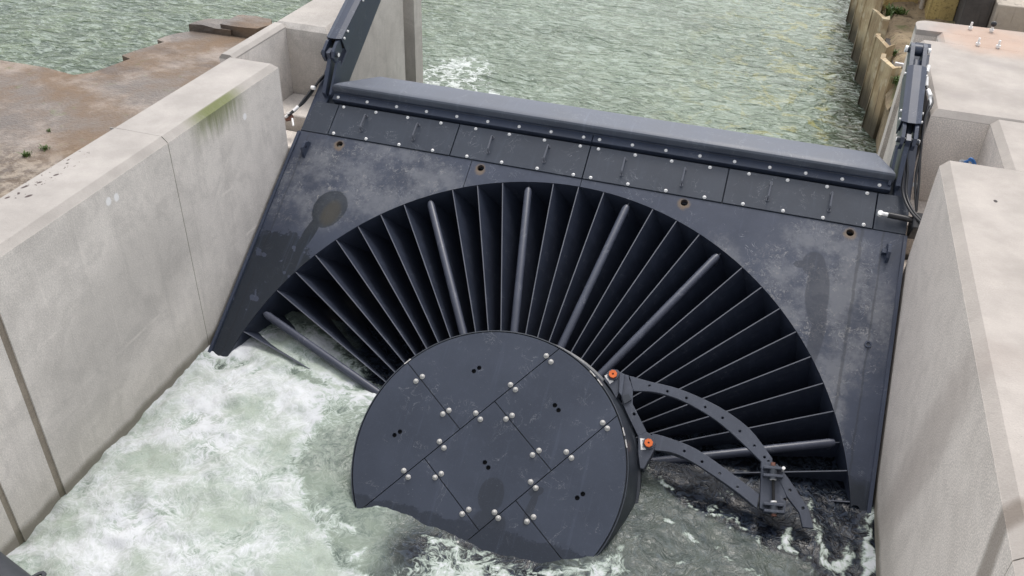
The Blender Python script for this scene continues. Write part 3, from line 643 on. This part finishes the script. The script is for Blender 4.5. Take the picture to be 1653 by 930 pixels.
for i in range(4):
    a, b = edges[i]+.004, edges[i+1]-.004
    # thin joint line in the middle of each pair, as welded doublers
    c = prism_obj('cover_plate', [(a, 2.422), (b, 2.422), (b, 2.785), (a, 2.785)], -.045, .012, M['cover'], G, bev=.003)
    for x in bot:
        if a < x < b: place('bolt', BOLT, c, (x, 2.443, .012))
    for x in topb:
        if a < x < b: place('bolt', BOLT, c, (x, 2.762, .012))
    for x in handles:
        if a < x < b: place('handle', HAND, c, (x, 2.61, .012), (0, 0, R(random.uniform(-2, 2))))
prism_obj('corner_plate', [(.05, 2.422), (.355, 2.422), (.355, 2.785), (.1, 2.785)], -.045, .006, M['cover'], G, bev=.003)
prism_obj('corner_plate', [(5.685, 2.422), (5.96, 2.422), (5.96, 2.8), (5.685, 2.785)], -.045, .006, M['cover'], G, bev=.003)
# bolted flange under the crest
fb = [.33+.3265*k for k in range(9)]+[3.1+.3225*k for k in range(9)]
for a, b in ((.27, 3.026), (3.034, 5.78)):
    f = prism_obj('flange', [(a, 2.822), (b, 2.822), (b, 2.905), (a, 2.905)], -.04, .03, M['steel'], G, bev=.004)
    for x in fb:
        if a < x < b-.02: place('bolt', BOLT, f, (x, 2.855, .03))
# crest: folded profile swept over the width, with slanted ends
bm = bmesh.new()
prof = [(2.90, -.02), (2.90, .045), (2.905, .07), (2.908, .10), (2.917, .125), (2.932, .137), (2.955, .135), (3.0, .109), (3.1, .05), (3.19, -.005), (3.215, -.03), (3.24, -.3)]
def xl(s): return .27+min(max(0, s-2.92), .28)*1.4
def xr(s): return 5.79-min(max(0, s-2.92), .28)*.6
NX = 60; rings = []
for k in range(NX+1):
    rings.append([bm.verts.new((xl(s)+(xr(s)-xl(s))*k/NX, s+.0, h+noise.noise(Vector((k*.25, s*9, 0)))*.0015)) for s, h in prof])
for A, B in zip(rings, rings[1:]):
    for i in range(len(prof)-1): bm.faces.new((A[i], A[i+1], B[i+1], B[i]))
bm.faces.new(rings[0]); bm.faces.new(rings[-1][::-1])
bm_obj('crest_flap', bm, M['crest'], G, 28)
for a, b in ((.28, 3.026), (3.032, 5.77)):
    bm = bmesh.new(); box(bm, a, b, 2.9, 2.928, .04, .062); bm_obj('crest_rib', bm, M['steel'], G)
prism_obj('crest_back_plate', [(.3, 3.0), (5.7, 3.0), (5.7, 3.15), (.3, 3.15)], -1.6, -.1, M['hubside'], G)
# side beams carrying on up past the crest
def side_beam(x0, x1):
    bm = bmesh.new(); box(bm, x0, x1, 2.2, 4.5, -.30, -.015)
    bmesh.ops.bevel(bm, geom=bm.edges[:], offset=.006, segments=1, affect='EDGES'); bm_obj('side_beam', bm, M['steel'], G)
side_beam(.04, .2); side_beam(5.82, 5.965)
for x0, x1 in ((.03, .06), (5.945, 5.975)):
    bm = bmesh.new(); box(bm, x0, x1, -3.5, 2.4, .0005, .018); bm_obj('edge_strip', bm, M['steel'], G)
box_obj('gate_frame', (.04, .1, -3.5, 2.75, -.35, -.052), M['hubside'], G); box_obj('gate_frame', (5.91, 5.96, -3.5, 2.75, -.35, -.052), M['hubside'], G)
# lifting lugs
for x in (.2, 5.83):
    bm = bmesh.new(); pr = [(-.09, 0), (.09, 0), (.07, .06), (.03, .1), (-.03, .1), (-.07, .06)]
    prism(bm, pr, [circ(0, .06, .018, 10)], -.014, .014)
    for v in bm.verts: v.co = Vector((v.co.z+x, v.co.x+2.21, v.co.y))
    bm_obj('lifting_lug', bm, M['steel'], G)
    bm = bmesh.new(); box(bm, x-.05, x-.014, 2.19, 2.23, 0, .05); bm_obj('lug_gusset', bm, M['steel'], G)
bm = bmesh.new(); prism(bm, circ(5.78, 1.34, .03, 16), [circ(5.78, 1.34, .018, 12)], 0.0005, .012); bm_obj('plug_ring', bm, M['steel'], G)
# vanes: radial plates whose back edges are swept clockwise
def vane_mesh():
    bm = bmesh.new(); n = 10; dep = [0, .004, .12, .26, .42, .6]; ang = [0, 0, -.8, -1.9, -3.2, -4.8]
    th = .0045; G2 = []
    for sgn in (1, -1):
        g = []
        for i in range(n+1):
            r = 1.02+(RF-.004-1.02)*i/n
            row = []
            for d, a in zip(dep, ang):
                t = R(a); row.append(bm.verts.new((r*math.cos(t)-sgn*th*math.sin(t)*1, r*math.sin(t)+sgn*th*math.cos(t), -.004-d)))
            g.append(row)
        G2.append(g)
        for i in range(n):
            for j in range(len(dep)-1): bm.faces.new((g[i][j], g[i+1][j], g[i+1][j+1], g[i][j+1]))
    a, b = G2
    for i in range(n):
        f = bm.faces.new((a[i][0], a[i+1][0], b[i+1][0], b[i][0])); f.material_index = 1
    bmesh.ops.recalc_face_normals(bm, faces=bm.faces)
    me = bpy.data.meshes.new('vane'); bm.to_mesh(me); bm.free(); me.materials.append(M['vane']); me.materials.append(M['edge']); return me
VM = vane_mesh()
tb = bmesh.new(); tube(tb, [(1.0, 0, 0), (2.74, 0, 0), (2.775, 0, -.006)], .036, 20, True, [1.05, 1, .75]); tube(tb, [(2.74, 0, 0), (2.75, 0, -.2)], .03, 12)
TM = bpy.data.meshes.new('support_tube'); tb.to_mesh(TM); tb.free(); TM.materials.append(M['tube']); TM.polygons.foreach_set('use_smooth', [True]*len(TM.polygons)); TM.set_sharp_from_angle(angle=R(45))
for k in range(0, 34):
    th = 5*k+.15
    if k in (4, 12, 16, 20, 24, 32): place('support_tube', TM, G, (CX, CS, -.03), (0, 0, R(th-.1)))
    place('vane', VM, G, (CX, CS, 0 if k not in (4, 12, 16, 20, 24, 32) else -.07), (0, 0, R(th)))
# outer ring wall, faceted like the photo
bm = bmesh.new(); A = []
for d, r in ((-.001, RF-.001), (-.75, RF-.05)):
    A.append([bm.verts.new((CX+r*math.cos(R(5*k)), CS+r*math.sin(R(5*k)), d)) for k in range(72)])
    A.append([bm.verts.new((CX+(r+.02)*math.cos(R(5*k)), CS+(r+.02)*math.sin(R(5*k)), d-.052 if d > -.1 else d)) for k in range(72)])
for k in range(72):
    j = (k+1) % 72
    bm.faces.new((A[0][k], A[0][j], A[2][j], A[2][k])); bm.faces.new((A[1][k], A[1][j], A[3][j], A[3][k])); bm.faces.new((A[2][k], A[2][j], A[3][j], A[3][k]))
bm_obj('ring_wall', bm, M['vane'], G)
# runner blades: broad curved blades behind the vanes
def blade_mesh():
    bm = bmesh.new(); n = 8; rows = []
    for i in range(n+1):
        u = i/n; r = 1.0+1.35*u; half = 7.5*(1-.25*u)*(1 if u < .9 else .8)
        rows.append([(bm.verts.new((r*math.cos(R(t)), r*math.sin(R(t)), -.66-.03*q*u-.05*u)), bm.verts.new((r*math.cos(R(t)), r*math.sin(R(t)), -.69-.03*q*u-.05*u))) for q, t in enumerate(np.linspace(-half, half, 6))])
    for A_, B_ in zip(rows, rows[1:]):
        for j in range(5):
            for k in (0, 1): bm.faces.new((A_[j][k], A_[j+1][k], B_[j+1][k], B_[j][k]))
    bmesh.ops.recalc_face_normals(bm, faces=bm.faces)
    me = bpy.data.meshes.new('runner_blade'); bm.to_mesh(me); bm.free(); me.materials.append(M['hubside']); return me
RB = blade_mesh()
for k in range(0, 10): place('runner_blade', RB, G, (CX, CS, 0), (0, 0, R(17+20*k)))
prism_obj('dark_backdrop', circ(CX, CS, RF-.06, 72), -1.1, -1.0, M['black'], G)  # black disc added at the back so the interior reads dark
# hub
bm = bmesh.new(); prof = [(1.02, HH-.03), (1.085, HH-.03), (1.09, HH-.005), (1.098, HH-.006), (1.105, HH-.04), (1.13, .45), (1.165, .3), (1.185, .29), (1.2, .0), (1.2, -.2), (1.05, -.3), (1.05, -1.0)]
rings = [[bm.verts.new((CX+r*math.cos(2*math.pi*k/96), CS+r*math.sin(2*math.pi*k/96), h)) for k in range(96)] for r, h in prof]
for A_, B_ in zip(rings, rings[1:]):
    for k in range(96): bm.faces.new((A_[k], A_[(k+1) % 96], B_[(k+1) % 96], B_[k]))
bm.faces.new(rings[0])
bm_obj('hub_body', bm, M['hubside'], G, 25)
def clip(poly, px, py, nx, ny):
    out = []
    for i in range(len(poly)):
        a, b = poly[i], poly[(i+1) % len(poly)]; da = (a[0]-px)*nx+(a[1]-py)*ny; db = (b[0]-px)*nx+(b[1]-py)*ny
        if da >= 0: out.append(a)
        if (da >= 0) != (db >= 0):
            t = da/(da-db); out.append((a[0]+t*(b[0]-a[0]), a[1]+t*(b[1]-a[1])))
    return out
disc = circ(CX, CS, 1.079, 110)
d1 = Vector((3.33-2.25, .51+.97)).normalized(); n1 = Vector((-d1.y, d1.x))      # long seams run along d1, n1 points up-left
PA, PB = (3.33, .51), (3.91, .08); gp = .0035
hubbolts = [(2.31, .05), (2.27, 0), (2.61, -.17), (2.57, -.21), (3.26, .45), (3.31, .41), (3.04, .15), (3.09, .12), (2.83, -.14), (2.88, -.18), (3.12, -.09), (3.08, -.13), (2.61, -.43), (2.66, -.47), (3.4, -.31), (3.36, -.355), (3.83, .02), (3.875, -.015), (3.61, -.27), (3.66, -.305), (2.4, -.72), (2.45, -.76), (2.7, -.67), (2.66, -.71), (3.4, -.56), (3.45, -.595), (2.99, -.88), (2.95, -.925), (3.19, -.85), (3.23, -.885), (3.49, -.81), (3.45, -.855), (2.98, -1.14), (3.02, -1.17)]
hubholes = [(2.75, .23), (2.715, .193), (2.27, -.43), (2.235, -.467), (3.43, .07), (3.468, .038), (3.01, -.5), (3.048, -.533), (3.81, -.55), (3.776, -.589)]
def inside(p, poly):
    c = False
    for i in range(len(poly)):
        a, b = poly[i], poly[i-1]
        if (a[1] > p[1]) != (b[1] > p[1]) and p[0] < (b[0]-a[0])*(p[1]-a[1])/(b[1]-a[1])+a[0]: c = not c
    return c
def off(P, s): return (P[0]+n1.x*s, P[1]+n1.y*s)
up = clip(disc, *off(PA, gp), n1.x, n1.y); midp = clip(clip(disc, *off(PA, -gp), -n1.x, -n1.y), *off(PB, gp), n1.x, n1.y); lo = clip(disc, *off(PB, -gp), -n1.x, -n1.y)
def cutd(poly, P):
    a = clip(poly, P[0]+d1.x*gp, P[1]+d1.y*gp, d1.x, d1.y); b = clip(poly, P[0]-d1.x*gp, P[1]-d1.y*gp, -d1.x, -d1.y); return a, b
uA, uB = cutd(up, (2.455, -.085)); m1, m2 = cutd(midp, (3.245, -.225)); m2, m3 = cutd(m2, (2.825, -.8)); l1, l2 = cutd(lo, (3.51, -.86))
for poly in (uA, uB, m1, m2, m3, l1, l2):
    hl = [circ(x, y, .019, 12) for x, y in hubholes if inside((x, y), poly)]
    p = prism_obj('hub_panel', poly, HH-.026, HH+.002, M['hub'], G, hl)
    for x, y in hubbolts:
        if inside((x, y), poly) and math.hypot(x-CX, y-CS) < 1.06: place('bolt', HBOLT, p, (x, y, HH+.002))
for x, y in hubholes: prism_obj('hole_backing', circ(x, y, .024, 12), HH-.0295, HH-.0275, M['black'], G)
for a in (48, 53, 20, 25, 142):     # pale chipped marks on the hub rim
    bm = bmesh.new(); rr = 1.094
    v = [bm.verts.new((CX+q*math.cos(R(t)), CS+q*math.sin(R(t)), HH-.002)) for q, t in ((rr-.006, a), (rr+.004, a), (rr+.004, a+3.4), (rr-.006, a+3.4))]
    bm.faces.new(v); bmesh.ops.solidify(bm, geom=bm.faces[:], thickness=.002); bm_obj('rim_chip', bm, M['white'], G)

# ------------------------------------------------------------ trash rake on the hub (same local frame, h about .3)
T = empty('trash_rake', 'dark steel bracket with two curved perforated arms and orange caps on the hub', 'bracket', (0, 0, 0), (AL, 0, 0))
H0, H3 = .285, .315
def resample(L, k=5): return [(p.x, p.y) for p in spline([(a, b, 0) for a, b in L], k)]
up_o = resample([(3.92, .53), (4.09, .52), (4.31, .515), (4.52, .48), (4.73, .42), (4.95, .31), (5.15, .125)])+[(5.16, .05), (5.075, .03)]
up_i = resample([(3.98, .41), (4.16, .44), (4.35, .425), (4.54, .375), (4.71, .305), (4.89, .2), (5.07, .08)])[::-1]
prism_obj('curved_arm', up_o+up_i, H0, H3, M['rake'], T, [circ(x, y, .0105, 8) for x, y in [(4.1, .482), (4.25, .47), (4.41, .45), (4.57, .41), (4.72, .355), (4.87, .28), (5.0, .19), (5.09, .12), (5.125, .095)]], bev=.003)
lo_u = resample([(4.2, .1), (4.3, .1), (4.5, .075), (4.65, .03), (4.86, -.06), (5.1, -.175)]); lo_l = resample([(4.25, -.03), (4.39, -.015), (4.54, -.045), (4.75, -.12), (4.96, -.21), (5.1, -.285)])[::-1]
prism_obj('curved_arm', lo_u+lo_l, H0, H3, M['rake'], T, [circ(x, y, .0105, 8) for x, y in [(4.48, .02), (4.63, -.03), (4.78, -.09), (4.93, -.16)]], bev=.003)
def rib(name, line, wd, hh):
    bm = bmesh.new(); L = [Vector((a, b, 0)) for a, b in line]; rows = []
    for i, p in enumerate(L):
        d = (L[min(i+1, len(L)-1)]-L[max(i-1, 0)]).normalized(); n = Vector((-d.y, d.x, 0))*wd/2
        rows.append([bm.verts.new(q) for q in (p-n+Vector((0, 0, H0-.001)), p+n+Vector((0, 0, H0-.001)), p+n+Vector((0, 0, H0-hh)), p-n+Vector((0, 0, H0-hh)))])
    for A_, B_ in zip(rows, rows[1:]):
        for k in range(4): bm.faces.new((A_[k], A_[(k+1) % 4], B_[(k+1) % 4], B_[k]))
    bm.faces.new(rows[0]); bm.faces.new(rows[-1][::-1]); bm_obj(name, bm, M['rake'], T)
rib('arm_rib', resample([(4.05, .46), (4.35, .455), (4.54, .41), (4.73, .345), (4.92, .23), (5.08, .1)]), .012, .07)
rib('arm_rib', resample([(4.28, .0), (4.54, -.03), (4.75, -.105), (4.96, -.2), (5.08, -.26)]), .012, .07)
prism_obj('joint_plate', [(3.87, .53), (3.915, .53), (3.925, .5), (3.975, .42), (4.0, .30), (4.16, .1), (4.1, .05), (3.98, .2), (3.93, .27), (3.895, .33)], H0-.012, H3+.008, M['rake'], T, [circ(4.03, .22, .013, 8)], bev=.003)
prism_obj('hinge_cheek', [(3.84, .53), (3.885, .52), (3.905, .33), (3.87, .36)], H0, H3+.05, M['rake'], T, bev=.004)
prism_obj('pivot_block', [(3.9, .34), (3.95, .37), (3.985, .33), (3.935, .28)], H0, H3+.03, M['hubside'], T)
def lug(outline, cap, tagq, chars):
    b = prism_obj('lug_plate', outline, H0-.1, H3+.016, M['rake'], T, bev=.004)
    bm = bmesh.new(); prism(bm, circ(cap[0], cap[1], .047, 24), (), H3+.0165, H3+.028); bm_obj('washer', bm, M['rake'], b)
    bm = bmesh.new(); rn = []
    for i in range(24): rn.append((cap[0]+(.034 if i % 3 else .031)*math.cos(R(15*i)), cap[1]+(.034 if i % 3 else .031)*math.sin(R(15*i))))
    prism(bm, rn, [circ(cap[0], cap[1], .009, 10)], H3+.0285, H3+.055); bm_obj('orange_cap', bm, M['orange'], b)
    prism_obj('cap_center', circ(cap[0], cap[1], .0085, 10), H3+.0285, H3+.04, M['ink'], b)
    prism_obj('white_tag', tagq, H3+.017, H3+.0195, M['white'], b)
    bm = bmesh.new()        # two short handwritten marks on the tag
    c0 = Vector((sum(q[0] for q in tagq)/4, sum(q[1] for q in tagq)/4)); e = (Vector(tagq[2])-Vector(tagq[1])).normalized(); f = Vector((-e.y, e.x))
    for (u, v, du, dv) in chars:
        p = c0+e*u+f*v; q = p+e*du+f*dv; n = Vector((-(q-p).y, (q-p).x)).normalized()*.0018
        prism(bm, [tuple(p-n), tuple(q-n), tuple(q+n), tuple(p+n)], (), H3+.0196, H3+.0205)
    bm_obj('tag_writing', bm, M['ink'], b)
lug([(3.72, .45), (3.735, .51), (3.775, .55), (3.82, .553), (3.855, .52), (3.87, .35), (3.86, .31), (3.8, .38)], (3.79, .5), [(3.722, .478), (3.75, .5), (3.808, .448), (3.782, .42)], [(-.02, -.004, .012, 0), (-.02, -.004, 0, .01), (.0, -.004, .016, .004), (.012, -.008, 0, .012)])
lug([(4.1, .05), (4.16, .1), (4.215, .075), (4.25, .02), (4.245, -.05), (4.2, -.2), (4.17, -.2), (4.13, -.09)], (4.195, .008), [(4.12, .035), (4.163, .04), (4.185, -.045), (4.145, -.055)], [(-.03, -.006, .012, 0), (-.03, -.006, 0, .012), (.015, -.006, .014, .006), (.02, .004, .012, -.01)])
bm = bmesh.new(); tube(bm, [(4.02, .02, .2), (4.0, .3, .25)], .008, 6); bm_obj('stay_rod', bm, M['rake'], T)
# brackets reach down onto the hub flank
for (x, y) in ((3.76, .4), (4.12, -.06), (3.93, .22)):
    t = math.atan2(y-CS, x-CX); bm = bmesh.new(); box(bm, -.14, .04, -.02, .02, H0-.12, H0-.001, Matrix.Translation((x, y, 0)) @ Matrix.Rotation(t, 4, 'Z')); bm_obj('hub_mount', bm, M['hubside'], T)
# hinge assembly at the outer end
hg = prism_obj('hinge_plate', [(5.075, .078), (5.155, .1), (5.17, .05), (5.225, .03), (5.30, -.15), (5.31, -.27), (5.2, -.295), (5.12, -.275)], H0-.03, H3+.006, M['rake'], T, [circ(5.29, -.165, .012, 8)], bev=.003)
prism_obj('lever', [(5.165, .06), (5.19, .09), (5.30, -.01), (5.475, -.2), (5.53, -.33), (5.45, -.34), (5.41, -.24), (5.3, -.14), (5.22, -.02)], H0-.004, H3+.012, M['rake'], T, [circ(5.315, -.09, .012, 8), circ(5.43, -.2, .012, 8)], bev=.003)
hd = Vector((5.215-5.165, -.275-.03)).normalized()      # hinge pin direction
hn = Vector((-hd.y, hd.x))
def hb_box(c, a, b, z0, z1, mat, name):
    bm = bmesh.new(); box(bm, -a, a, -b, b, z0, z1, Matrix.Translation((c[0], c[1], 0)) @ Matrix.Rotation(math.atan2(hd.y, hd.x), 4, 'Z'))
    bmesh.ops.bevel(bm, geom=bm.edges[:], offset=.004, segments=1, affect='EDGES'); bm_obj(name, bm, mat, hg)
for c in ((5.165, .04), (5.172, -.02), (5.21, -.235), (5.222, -.285)): hb_box(c, .011, .075, H3-.01, H3+.075, M['rake'], 'hinge_knuckle')
def pin(a, b, r, mat, name): tube_obj(name, [(a[0], a[1], H3+.04), (b[0], b[1], H3+.04)], r, mat, hg, 14)
pin((5.163, .055), (5.176, -.045), .034, M['hubside'], 'bush'); pin((5.208, -.22), (5.226, -.3), .034, M['hubside'], 'bush')
pin((5.175, -.034), (5.2105, -.225), .011, M['black'], 'hinge_pin')
pin((5.1745, -.03), (5.178, -.048), .026, M['zinc'], 'nut'); pin((5.207, -.205), (5.2105, -.222), .024, M['zinc'], 'nut')
pin((5.161, .056), (5.156, .085), .018, M['rust'], 'nut'); pin((5.226, -.3), (5.229, -.318), .02, M['rust'], 'nut')
tube_obj('eye_bolt', [(5.235, .05, H3), (5.235, .05, H3+.1)], .013, M['zinc'], hg, 8)

# ------------------------------------------------------------ hydraulic arms; local frame: x across, y along the arm, z off it
def hyd(x, label, mirror):
    A = empty('hydraulic_arm', label, 'hydraulic arm', (x, 2.55, 2.0), (R(27.4), 0, 0))
    cyl = lambda nm, xa_, xb_, y, z, r, mat, par=None: tube_obj(nm, [(xa_, y, z), (xb_, y, z)], r, mat, par or A, 16)
    bm = bmesh.new()        # folded cover with a shallow ridge, open lower end
    pr = [(-.085, -.12), (-.085, .065), (-.035, .088), (.035, .088), (.085, .065), (.085, -.12), (.075, -.12), (.075, .057), (.03, .078), (-.03, .078), (-.075, .057), (-.075, -.12)]
    n = len(pr); a = [bm.verts.new((p, .13+(.03 if abs(p) > .07 else -.0), q)) for p, q in pr]; b = [bm.verts.new((p, .82, q)) for p, q in pr]
    for i in range(n): bm.faces.new((a[i], a[(i+1) % n], b[(i+1) % n], b[i]))
    bm.faces.new(a); bm.faces.new(b[::-1]); bm_obj('cover', bm, M['steel'], A)
    box_obj('end_block', (-.074, .074, .19, .26, -.11, .05), M['black'], A)
    cyl('cylinder_body', 0, 0, 0, 0, 0, M['hubside']) if False else tube_obj('cylinder_body', [(0, .24, -.03), (0, .95, -.03)], .055, M['steel'], A, 18)
    tube_obj('piston_rod', [(0, .03, -.01), (0, .24, -.02)], .026, M['hubside'], A, 14)
    for s in (-1, 1):
        prs = [(-.05, -.07), (.13, -.07), (.16, .05), (.1, .075), (-.02, .06), (-.06, .01)]
        bm = bmesh.new(); prism(bm, prs, (), -.015, .015)
        for v in bm.verts: v.co = Vector((v.co.z+s*.052, v.co.x, v.co.y))
        bm_obj('clevis', bm, M['steel'], A)
        prs = [(.8, -.09), (1.13, -.06), (1.15, .0), (1.13, .05), (1.07, .07), (.8, .06)]
        bm = bmesh.new(); prism(bm, prs, (), -.018, .018)
        for v in bm.verts: v.co = Vector((v.co.z+s*.055, v.co.x, v.co.y))
        bm_obj('upper_cheek', bm, M['steel'], A)
        for yy in (.2, .3, .75): cyl('cover_bolt', s*.085, s*.1, yy, .035, .012, M['zinc'])
    cyl('lower_pin', -.095, .095, 0, .0, .028, M['hubside']); cyl('pin_head', -.1, -.082, 0, 0, .02, M['zinc']); cyl('pin_head', .082, .1, 0, 0, .02, M['zinc'])
    cyl('upper_pin', -.1, .1, 1.09, .0, .03, M['hubside']); cyl('pin_head', -.112, -.09, 1.09, 0, .032, M['zinc']); cyl('pin_head', .09, .112, 1.09, 0, .032, M['zinc'])
    tube_obj('rod_eye', [(-.035, 1.09, 0), (.035, 1.09, 0)], .055, M['steel'], A, 18)
    # link down to the crest: two tapering plates
    Ai = (Matrix.Translation((x, 2.55, 2.0)) @ Matrix.Rotation(R(27.4), 4, 'X')).inverted() @ Matrix.Rotation(AL, 4, 'X')
    def loc(s, h): v = Ai @ Vector((x, s, h)); return (v.y, v.z)
    ps, ph = 2.55*math.cos(AL)+2.0*math.sin(AL), -2.55*math.sin(AL)+2.0*math.cos(AL)
    prs = [loc(ps-.05, ph-.02), loc(ps-.03, ph+.05), loc(ps+.05, ph+.03), loc(ps+.1, ph-.05), loc(3.17, .0), loc(3.13, -.1), loc(2.86, -.02), loc(2.86, .06)]
    for s, t in ((-.0, .02),):
        bm = bmesh.new(); prism(bm, prs, (), -t, t)
        for v in bm.verts: v.co = Vector((v.co.z+s, v.co.x, v.co.y))
        bm_obj('link_plate', bm, M['steel'], A)
    sg = 1 if mirror else -1
    bm = bmesh.new(); q = [loc(2.86, -.02), loc(2.86, .05), loc(ps-.06, ph-.06), loc(ps-.0, ph-.1), loc(3.12, -.02)]
    prism(bm, q, (), -.012, .012)
    for v in bm.verts: v.co = Vector((v.co.z-sg*.07*1, v.co.x, v.co.y))
    bm_obj('link_plate', bm, M['steel'], A)
    def W(px, py, pz): return (Matrix.Translation((x, 2.55, 2.0)) @ Matrix.Rotation(R(27.4), 4, 'X')).inverted() @ Vector((px, py, pz))
    if not mirror:
        for d in (0, .028):
            L = [W(.12, 2.7-d, 1.8), W(.06, 2.52-d, 1.72+d*.3), W(.02, 2.38, 1.66-d), W(-.02, 2.24, 1.58-d), W(-.05, 2.14, 1.52+d*.4), W(-.1, 2.04+d, 1.48)]
            tube_obj('hose', spline(L), .0125, M['rubber'], A, 8)
        for a, b, r, mt in (((-.04, 2.16, 1.54), (-.07, 2.1, 1.51), .018, M['zinc']), ((-.09, 2.07, 1.49), (-.13, 2.03, 1.46), .016, M['zinc']), ((-.07, 2.08, 1.45), (-.14, 2.06, 1.43), .03, M['rust']), ((-.06, 2.05, 1.45), (-.02, 1.99, 1.4), .012, M['zinc']), ((-.16, 2.03, 1.42), (-.22, 1.99, 1.4), .016, M['zinc']), ((-.1, 2.12, 1.49), (-.15, 2.1, 1.47), .009, M['zinc']), ((.02, 2.36, 1.68), (.06, 2.36, 1.68), .022, M['zinc'])):
            tube_obj('hose_fitting', [W(*a), W(*b)], r, mt, A, 8)
    else:
        for d in (0, .028):
            L = [W(5.85, 2.6, 1.88), W(5.86+d, 2.45, 1.75), W(5.88+d, 2.28, 1.62), W(5.95+d, 2.1, 1.55), W(6.06+d, 1.98, 1.5), W(6.16, 1.9+d, 1.44)]
            tube_obj('hose', spline(L), .0125, M['rubber'], A, 8)
            L = [W(5.94, 3.15, 2.3), W(5.97+d, 2.95, 2.24), W(5.95, 2.78, 2.1+d), W(5.97, 2.6, 1.9), W(5.97+d, 2.4, 1.7), W(6.02, 2.2, 1.5)]
            tube_obj('hose', spline(L), .011, M['rubber'], A, 8)
        for a, b, r in (((5.94, 3.15, 2.3), (5.93, 3.22, 2.36), .018), ((5.95, 3.05, 2.3), (5.97, 2.97, 2.28), .02), ((5.97, 2.98, 2.26), (5.99, 2.9, 2.2), .016), ((5.93, 3.3, 2.38), (5.94, 3.36, 2.42), .02), ((5.96, 2.4, 1.66), (6.0, 2.4, 1.66), .022)):
            tube_obj('hose_fitting', [W(*a), W(*b)], r, M['zinc'], A, 8)
    return A
hyd(.17, 'dark steel hydraulic arm at the left end of the crest', False)
hyd(5.83, 'dark steel hydraulic arm at the right end of the crest with silver hose fittings', True)
# locking bar at the right
lb = empty('locking_bar', 'black bar with a pale eye end lying across the right edge of the gate', 'bar', (0, 0, 0), (AL, 0, 0))
tube_obj('bar', [(5.78, 2.55, .07), (6.12, 2.535, .07)], .026, M['rubber'], lb, 14)
tube_obj('bar_end', [(5.72, 2.553, .07), (5.785, 2.55, .07)], .018, M['zinc'], lb, 12); tube_obj('eye', [(5.715, 2.553, .05), (5.715, 2.553, .085)], .024, M['zinc'], lb, 14)
box_obj('bar_housing', (5.985, 6.1, 2.44, 2.6, -.1, .12), M['rubber'], lb, .01)
# pipe crossing the bottom left corner
pd = Vector((.36, -.1, 0)).normalized()
P = empty('steel_pipe', 'thick dark pipe with a lifting eye cutting the bottom left corner of the photo', 'pipe', (0, 0, 0))
c0 = Vector((.64, -3.05, .5)); 
tube_obj('pipe_body', [c0-pd*.6, c0+pd*3.5], .16, M['pipe'], P, 40)
pt = c0+pd*.1+Vector((0, .155, .03)); 
bm = bmesh.new(); prism(bm, [(-.035, -.03), (.035, -.03), (.03, .05), (.016, .075), (-.016, .075), (-.03, .05)], [[(-.012, .01), (.012, .01), (.011, .045), (0, .055), (-.011, .045)]], -.008, .008)
bmesh.ops.transform(bm, matrix=Matrix.Translation(pt) @ Matrix.Rotation(math.atan2(pd.y, pd.x), 4, 'Z') @ Matrix.Rotation(R(-10), 4, 'X'), verts=bm.verts); bm_obj('lifting_eye', bm, M['pipe'], P)
